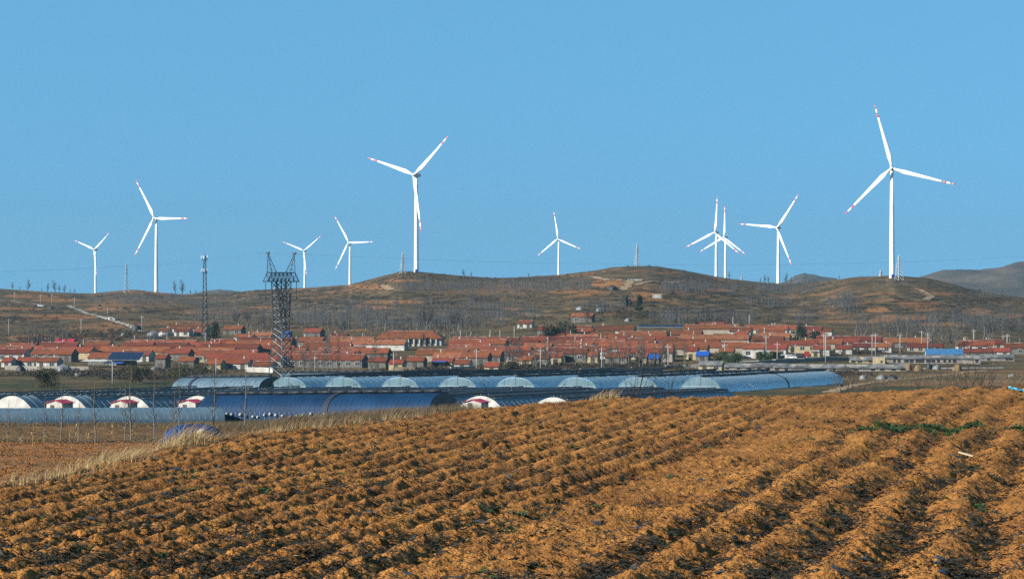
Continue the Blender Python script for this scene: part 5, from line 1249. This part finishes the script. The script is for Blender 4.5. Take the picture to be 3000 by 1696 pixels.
pp = []
for _ in range(3800):
    dd = 40 + 62 * R.uniform() ** .8; u_ = R.uniform(-80, 1000); xx = (u_ - U0) / F * dd; pp.append((xx, dd, Txy(xx, dd) - .01))
scrub('soil_clods', pp[:2200], M_soil2, 'orange clods on the low terrace beside the field', .10, 41, 14, .7)
scrub('soil_weeds', pp[2200:], M_wilt, 'dark withered weeds on the low terrace', .07, 42, 9, .7)
pp = []
for _ in range(1500):
    dd = R.uniform(101, 135); u_ = R.uniform(-80, 1000); xx = (u_ - U0) / F * dd; pp.append((xx, dd, Txy(xx, dd) - .01))
scrub('terrace_weeds', pp, M_straw_d, 'brown withered weeds between the saplings', .12, 43, 10, .6)
pp = []
for _ in range(26):
    dd = R.uniform(131, 135); u_ = R.choice([470, 490, 515, 620, 680, 690, 715, 735, 745]) + R.normal(0, 6); xx = (u_ - U0) / F * dd; pp.append((xx, dd, Txy(xx, dd)))
scrub('cabbage_leaves', pp, M_cab, 'bright green cabbages before the greenhouses', .12, 44, 24, .8)

# ------------------------------------------------------------------ field litter: wilted vines standing also for furrow shade, weeds, torn film
R = np.random.RandomState(21)
def field_pts(n, seed, want):
    R = np.random.RandomState(seed); v = R.uniform(1118, 1720, n * 6); u = R.uniform(-60, 3060, n * 6)
    d = 2.7 * F / (v - V0); x = (u - U0) / F * d
    q, p, band, r = field_rows(x, d); k = (field_sd(x, d) > .25) & (R.uniform(0, 1, len(x)) < want(x, d, q, p, band, r))
    x, d = x[k][:n], d[k][:n]
    return np.stack([x, d, field_z(x, d)], -1)
def litter(name, P, m, label, seed, length, n_tri, wid, hgt, row_bias=.6, up=.3):
    R = np.random.RandomState(seed); n = len(P); Vs = []
    an0 = np.where(R.uniform(0, 1, n) < row_bias, math.radians(90 - 14.3), R.uniform(0, 6.28, n)) + R.normal(0, .5, n); sz = R.uniform(.45, 1.35, n)
    for k in range(n_tri):
        an = an0 + R.normal(0, .9, n); o = R.normal(0, .33, n) * length * sz; ox = np.cos(an0) * o + R.normal(0, .12, n) * length * sz; oy = np.sin(an0) * o + R.normal(0, .12, n) * length * sz
        xx, yy = P[:, 0] + ox, P[:, 1] + oy; b = np.stack([xx, yy, field_z(xx, yy) - .005], -1)
        L_ = length * R.uniform(.18, .42, n) * sz; t_ = b + np.stack([np.cos(an) * L_, np.sin(an) * L_, hgt * R.uniform(-.2, 1, n) * sz], -1); s = np.stack([-np.sin(an), np.cos(an), R.uniform(-.4, .8, n)], -1) * (wid * sz * R.uniform(.5, 1.2, n))[:, None]
        mid = (b + t_) / 2 + np.stack([R.normal(0, .02, n), R.normal(0, .02, n), np.full(n, hgt * up)], -1)
        Vs.append(np.stack([b, mid - s, t_, mid + s], 1))
    V = np.concatenate(Vs).reshape(-1, 3); Fq = np.arange(len(V)).reshape(-1, 4)
    return tag(ob(name, np_mesh(name, V, Fq, m)), label, kind='stuff')
furrow = lambda x, d, q, p, band, r: (1 - r) ** .7 * (.25 + .75 * sstep(.4, .62, fbm(x / .8, d / .8, 3, 33))) * (1 - .75 * band)
litter('wilted_vines_and_shade', field_pts(11000, 31, furrow), M_wilt, 'blackish wilted vines strewn in the furrows, doubling as furrow shade', 3, .30, 6, .011, .026, .25)  # dense dark slivers: real vines plus imitated shadow between the ridges
litter('wilted_vines_and_shade', field_pts(1300, 35, furrow), M_wilt, 'larger dark heaps of wilted vines doubling as shade in the furrows', 13, .34, 20, .010, .05, .4)
litter('field_weeds', field_pts(240, 32, lambda x, d, q, p, band, r: (1 - r) * sstep(.5, .65, fbm(x / 2, d / 2, 2, 36))), M_weed, 'small green weeds in the furrows', 4, .2, 14, .018, .06, .3)
P = []
for cu_, cv_, ru, rv, n in [(2615, 1264, 40, 7, 20), (2720, 1268, 45, 8, 22), (2800, 1268, 32, 8, 14), (2860, 1255, 30, 6, 10), (2540, 1274, 30, 4, 8), (2660, 1252, 20, 6, 8), (2990, 1270, 20, 10, 8)]:
    for _ in range(n):
        a, b = R.normal(0, .55, 2); d = 2.7 * F / (cv_ + b * rv - V0); P.append(((cu_ + a * ru - U0) / F * d, d, 0))
P = np.array(P); P[:, 2] = field_z(P[:, 0], P[:, 1])
litter('field_weeds', P, M_weed, 'bright green weed patch across the right furrows', 5, .3, 24, .014, .08, .2)
P = field_pts(60, 33, lambda x, d, q, p, band, r: (.3 + r * .7) * sstep(.45, .6, fbm(x / 1.2, d / 1.2, 2, 39)))
Vs, Fs = [], []; off = 0
for (x, y, z) in P:
    w_, h_ = R.uniform(.05, .18), R.uniform(.015, .04); an = R.uniform(0, 3.14); g = [(i, j) for j in range(3) for i in range(4)]
    xs = np.array([x + math.cos(an) * (i - 1.5) * w_ * .6 - math.sin(an) * (j - 1) * h_ + R.normal(0, .012) for i, j in g]); ys = np.array([y + math.sin(an) * (i - 1.5) * w_ * .6 + math.cos(an) * (j - 1) * h_ + R.normal(0, .012) for i, j in g])
    zs = field_z(xs, ys) + .008 + np.abs(R.normal(0, .014, 12)); Vs.append(np.stack([xs, ys, zs], -1))
    Fs.append(np.array([(j * 4 + i, j * 4 + i + 1, j * 4 + i + 5, j * 4 + i + 4) for j in range(2) for i in range(3)]) + off); off += 12
tag(ob('torn_mulch_film', np_mesh('torn_mulch_film', np.concatenate(Vs), np.concatenate(Fs), M_mulch, True)), 'scraps of torn bluish-black mulch film sticking out of the soil', kind='stuff')
# pale stones and straws
litter('straw_bits', field_pts(420, 41, lambda x, d, q, p, band, r: .3 + 0 * x), M_straw, 'pale straws and stalks scattered on the soil', 7, .22, 3, .004, .03, .3)

# ------------------------------------------------------------------ single objects
def mound(name, u, vb, wpx, hpx, m, label, cat, d=None, seed=0, extra=None):
    if d is None: x, d, z = hit(u, vb, 200)
    else: x = (u - U0) / F * d; z = -(vb - V0) / F * d
    rx = wpx * d / F / 2; H = hpx * d / F; r = random.Random(seed + int(u)); mb = MB(); n, rg = 18, 7; V = []
    ph = [r.uniform(0, 6) for _ in range(4)]
    for i in range(rg):
        f = i / (rg - 1); zz = H * math.sin(f * math.pi / 2) ** .95; rr = rx * math.cos(f * math.pi / 2) ** .85 if i < rg - 1 else 0.02 * rx
        for j in range(n):
            a = 2 * math.pi * j / n; w = 1 + .10 * math.sin(3 * a + ph[0]) + .07 * math.sin(5 * a + ph[1] + f * 3) + r.uniform(-.03, .03)
            V.append((rr * w * math.cos(a), rr * w * .8 * math.sin(a), zz * (1 + .08 * math.sin(2 * a + ph[2])) - .12 * (i == 0)))
    mb.add(V, [(i * n + j, i * n + (j + 1) % n, (i + 1) * n + (j + 1) % n, (i + 1) * n + j) for i in range(rg - 1) for j in range(n)] + [tuple(range((rg - 1) * n, rg * n))])
    t = thing(name, label, cat, (x, d, z))
    mb.build('cover', m, t, True)
    return t, rx, H
HD = hit(572, 1302, 44)[1]
t, rx, H = mound('tarp_heap', 572, 1303, 190, 58, M_tarp, 'heap covered with a dark blue tarpaulin beside the dry grass', 'tarp heap', d=HD)
sk = MB(); r = random.Random(2); n = 10
for i in range(6):
    for j in range(n):
        a = 2 * math.pi * j / n; f = i / 5; rr = math.sin(f * math.pi) ** .5 * .12 * r.uniform(.8, 1.2) + .005; sk.v.append((-.28 + .56 * f, rr * math.cos(a) * 1.1, rr * math.sin(a)))
sk.f = [(i * n + j, i * n + (j + 1) % n, (i + 1) * n + (j + 1) % n, (i + 1) * n + j) for i in range(5) for j in range(n)]; sk.m = [0] * len(sk.f)
p = px(585, 1268, HD - .75); o = sk.build('white_sack', M_canvas, None, True, (p.x, p.y, p.z)); o.rotation_euler = (0, -.5, .3); tag(o, 'white crumpled sack lying on the blue tarp heap', 'sack')
for i, (u, vb, w, h, m, lab) in enumerate([(232, 1102, 30, 12, M_greyt, 'grey covered stack on the field left of the pole'), (185, 1090, 50, 22, M_greyt, 'grey sheeted stack along the lower left yard wall'), (60, 1088, 30, 16, M_dark, 'small black sheeted heap at the yard wall'), (450, 984, 42, 14, M_greyt, 'large grey sheeted stack left of the farmhouses'), (455, 996, 60, 11, M_dark, 'long black hedge heap below the farmhouses'), (400, 968, 32, 16, M_dark, 'black sheeted stack at the end of the concrete road'), (200, 987, 20, 9, M_dark, 'small black heap on the brown slope'), (362, 983, 15, 8, M_greyt, 'small grey heap on the brown slope'),
        (455, 1083, 30, 10, M_greyt, 'pale grey heap with a green sheet at the village front'), (2530, 1112, 26, 14, M_greyt, 'grey sheeted stack right of the purple hedge'), (2583, 1112, 34, 14, M_greyt, 'pale plastic-covered stack in the right field'), (2615, 1112, 32, 13, M_dark, 'dark heap next to the pale plastic stack'), (2660, 1084, 26, 20, M_hay, 'tall straw stack left of the white plastic row'), (2690, 1087, 24, 18, M_hay, 'straw stack at the end of the animal shed'), (2722, 1080, 20, 16, M_dark, 'dark round stack on the right field'), (2745, 1082, 26, 13, M_greyt, 'grey round stack on the right field'), (2805, 1086, 26, 18, M_hay, 'straw stack beside the white plastic row'), (2965, 1104, 24, 9, M_greyt, 'grey sheeted heap near the right photo edge'),
        (2530, 1086, 30, 14, M_hay, 'straw heap before the animal shed'), (2463, 1134, 16, 10, M_dark, 'dark heap at the end of the rightmost greenhouse'), (1795, 849, 30, 12, M_dark, 'dark sheeted shelter on the central hilltop'), (1700, 907, 26, 9, M_greyt, 'grey boulder above the stone house'), (1755, 897, 18, 8, M_dark, 'dark sheeted heap on the hill path'), (1760, 912, 30, 11, M_greyt, 'large grey rock above the village'), (1840, 941, 22, 9, M_greyt, 'grey dome shelter behind the top houses'), (2205, 1083, 24, 12, M_pink, 'heap of pink and white sacks before the stone shed'), (290, 897, 12, 5, M_dark, 'dark heap beside the road on the left slope'), (150, 903, 22, 6, M_dark, 'flat black heap on the left terrace')]):
    mound('covered_stack', u, vb, w, h, m, lab, 'stack', seed=i)
# turquoise sheet at the right edge, plank, on the field
d = 60.5; V = []; nx, ny = 12, 8
for j in range(ny):
    for i in range(nx):
        x = (2962 - U0) / F * d + i * .055; y = d + j * .09; V.append((x, y, fz(x, y) + .02 + .06 * abs(math.sin(i * 1.3 + j * .9)) * (.3 + R.uniform()) * math.sin(math.pi * (j + .5) / ny)))
o = MB().add(V, [(j * nx + i, j * nx + i + 1, (j + 1) * nx + i + 1, (j + 1) * nx + i) for j in range(ny - 1) for i in range(nx - 1)]).build('plastic_sheet', M_cyan); tag(o, 'crumpled turquoise plastic sheet on the field at the right edge', 'plastic sheet')
d = 2.7 * F / (1345 - V0); x = (2830 - U0) / F * d
o = MB().add([(-.13, 0, 0), (.12, -.02, -.03), (.13, .02, -.03), (-.10, .035, 0), (-.13, 0, .02), (.12, -.02, -.01), (.13, .02, -.01), (-.10, .035, .02)], [(3, 2, 1, 0), (4, 5, 6, 7), (0, 1, 5, 4), (1, 2, 6, 5), (2, 3, 7, 6), (3, 0, 4, 7)]).build('wood_splinter', M_wood, None, False, (x, d, fz(x, d) + .06)); o.rotation_euler = (0, .1, -.5); tag(o, 'pale splinter of wood lying in the right furrow', 'wood')
# vehicles
def wheel(t, x, y, r, w=.22):
    g = MB().tube((x - w / 2, y, r), (x + w / 2, y, r), r, n=14).build('wheel', M_tyre, t, True); MB().tube((x - w / 2 - .01, y, r), (x + w / 2 + .01, y, r), r * .55, n=10).build('rim', M_steel_w, g)
def car(u, v, rz, m, label, van=False):
    x, d, z = hit(u, v, 600); t = thing('car' if not van else 'van', label, 'car' if not van else 'van', (x, d, z + .1), rz)
    h = 1.45 if not van else 1.85; L2 = 2.1
    prof = [(-L2, .35), (-L2, .85), (-L2 + .9, .95), (-L2 + 1.5, h), (L2 - .5, h), (L2, .95), (L2, .35)] if not van else [(-L2, .3), (-L2, 1.0), (-L2 + .5, h), (L2, h), (L2, .3)]
    MB().extrude(prof, [lambda a, b: (-.82, a, b), lambda a, b: (.82, a, b)]).build('body', m, t)
    for s in (-1, 1):
        MB().box((s * .83, .25 if not van else -.6, h - .33), (.03, 2.2 if not van else 1.3, .36)).build('window', M_glass, t)
        for yy in (-1.3, 1.3): wheel(t, s * .78, yy, .32)
    MB().box((0, -L2 + 1.05 if not van else -L2 + .2, h - .3), (1.45, .1, .5)).build('windscreen', M_glass, t)
    for s in (-.55, .55): MB().box((s, -L2 - .01, .7), (.3, .05, .16)).build('headlight', M_steel_w, t)
car(120, 899, 1.3, M_carw, 'white car parked on the left hillside terrace')
car(478, 984, .3, M_carw, 'white van parked at the left farm building', True)
car(329, 938, 1.1, M_carw, 'white car on the concrete hill road')
car(2318, 1052, 1.2, M_carw, 'white car on the village road left of the red truck')
x, d, z = hit(2345, 1050, 600); t = thing('truck', 'red cab truck with dark load bed on the village road', 'truck', (x, d, z + .1), 1.35)
MB().extrude([(-3.2, .6), (-3.2, 1.5), (-2.9, 2.4), (-1.5, 2.4), (-1.5, .6)], [lambda a, b: (-1, a, b), lambda a, b: (1, a, b)]).build('cab', M_carr, t); MB().box((0, 1.0, 1.2), (2.1, 4.6, 1.1)).build('load_bed', M_dark, t); MB().box((0, 0, .62), (1.0, 6.0, .25)).build('chassis', M_dark, t)
MB().box((1.01, -2.3, 1.9), (.04, .9, .6)).build('window', M_glass, t); MB().box((0, -3.12, 1.95), (1.7, .12, .7)).build('windscreen', M_glass, t)
for s in (-.9, .9):
    for yy in (-2.3, 1.2, 2.3): wheel(t, s, yy, .45, .3)
# hillside hut
x, d, z = hit(1925, 873, 900); t = thing('hillside_hut', 'tiny white-fronted brick hut on the central hillside', 'hut', (x, d, z - .2), 0)
MB().box((0, 0, 1.2), (4.6, 3, 2.8)).build('wall', WALLS['beige'], t); MB().box((0, -1.53, .9), (3.6, .08, 1.7)).build('white_panel', WALLS['white'], t); MB().box((0, 0, 2.7), (5.0, 3.4, .2)).build('roof', M_roof_o, t)
x, d, z = hit(1860, 822, 900); o = MB().box((0, 0, .3), (8.5, 1.2, 1.0)).box((0, 0, .85), (8.7, 1.4, .1)).build('water_trough', M_canvas, None, False, (x, d, z)); tag(o, 'long white concrete trough on the central hilltop', 'trough')

# ------------------------------------------------------------------ air
hz_ = MB().box((0, 2700, 38), (9800, 6800, 260)).build('haze', None or M_dark)
hz_.data.materials.clear()
hm = bpy.data.materials.new('haze_air'); hm.use_nodes = True; hN = hm.node_tree.nodes; hL = hm.node_tree.links; hN.clear()
pv = hN.new('ShaderNodeVolumePrincipled'); pv.inputs['Color'].default_value = (0.19, 0.30, 0.385, 1); pv.inputs['Density'].default_value = 0.00009; pv.inputs['Anisotropy'].default_value = 0.1
hO = hN.new('ShaderNodeOutputMaterial'); hL.new(pv.outputs[0], hO.inputs['Volume'])
hz_.data.materials.append(hm)
tag(hz_, 'thin blue haze in the air over the valley', kind='stuff')
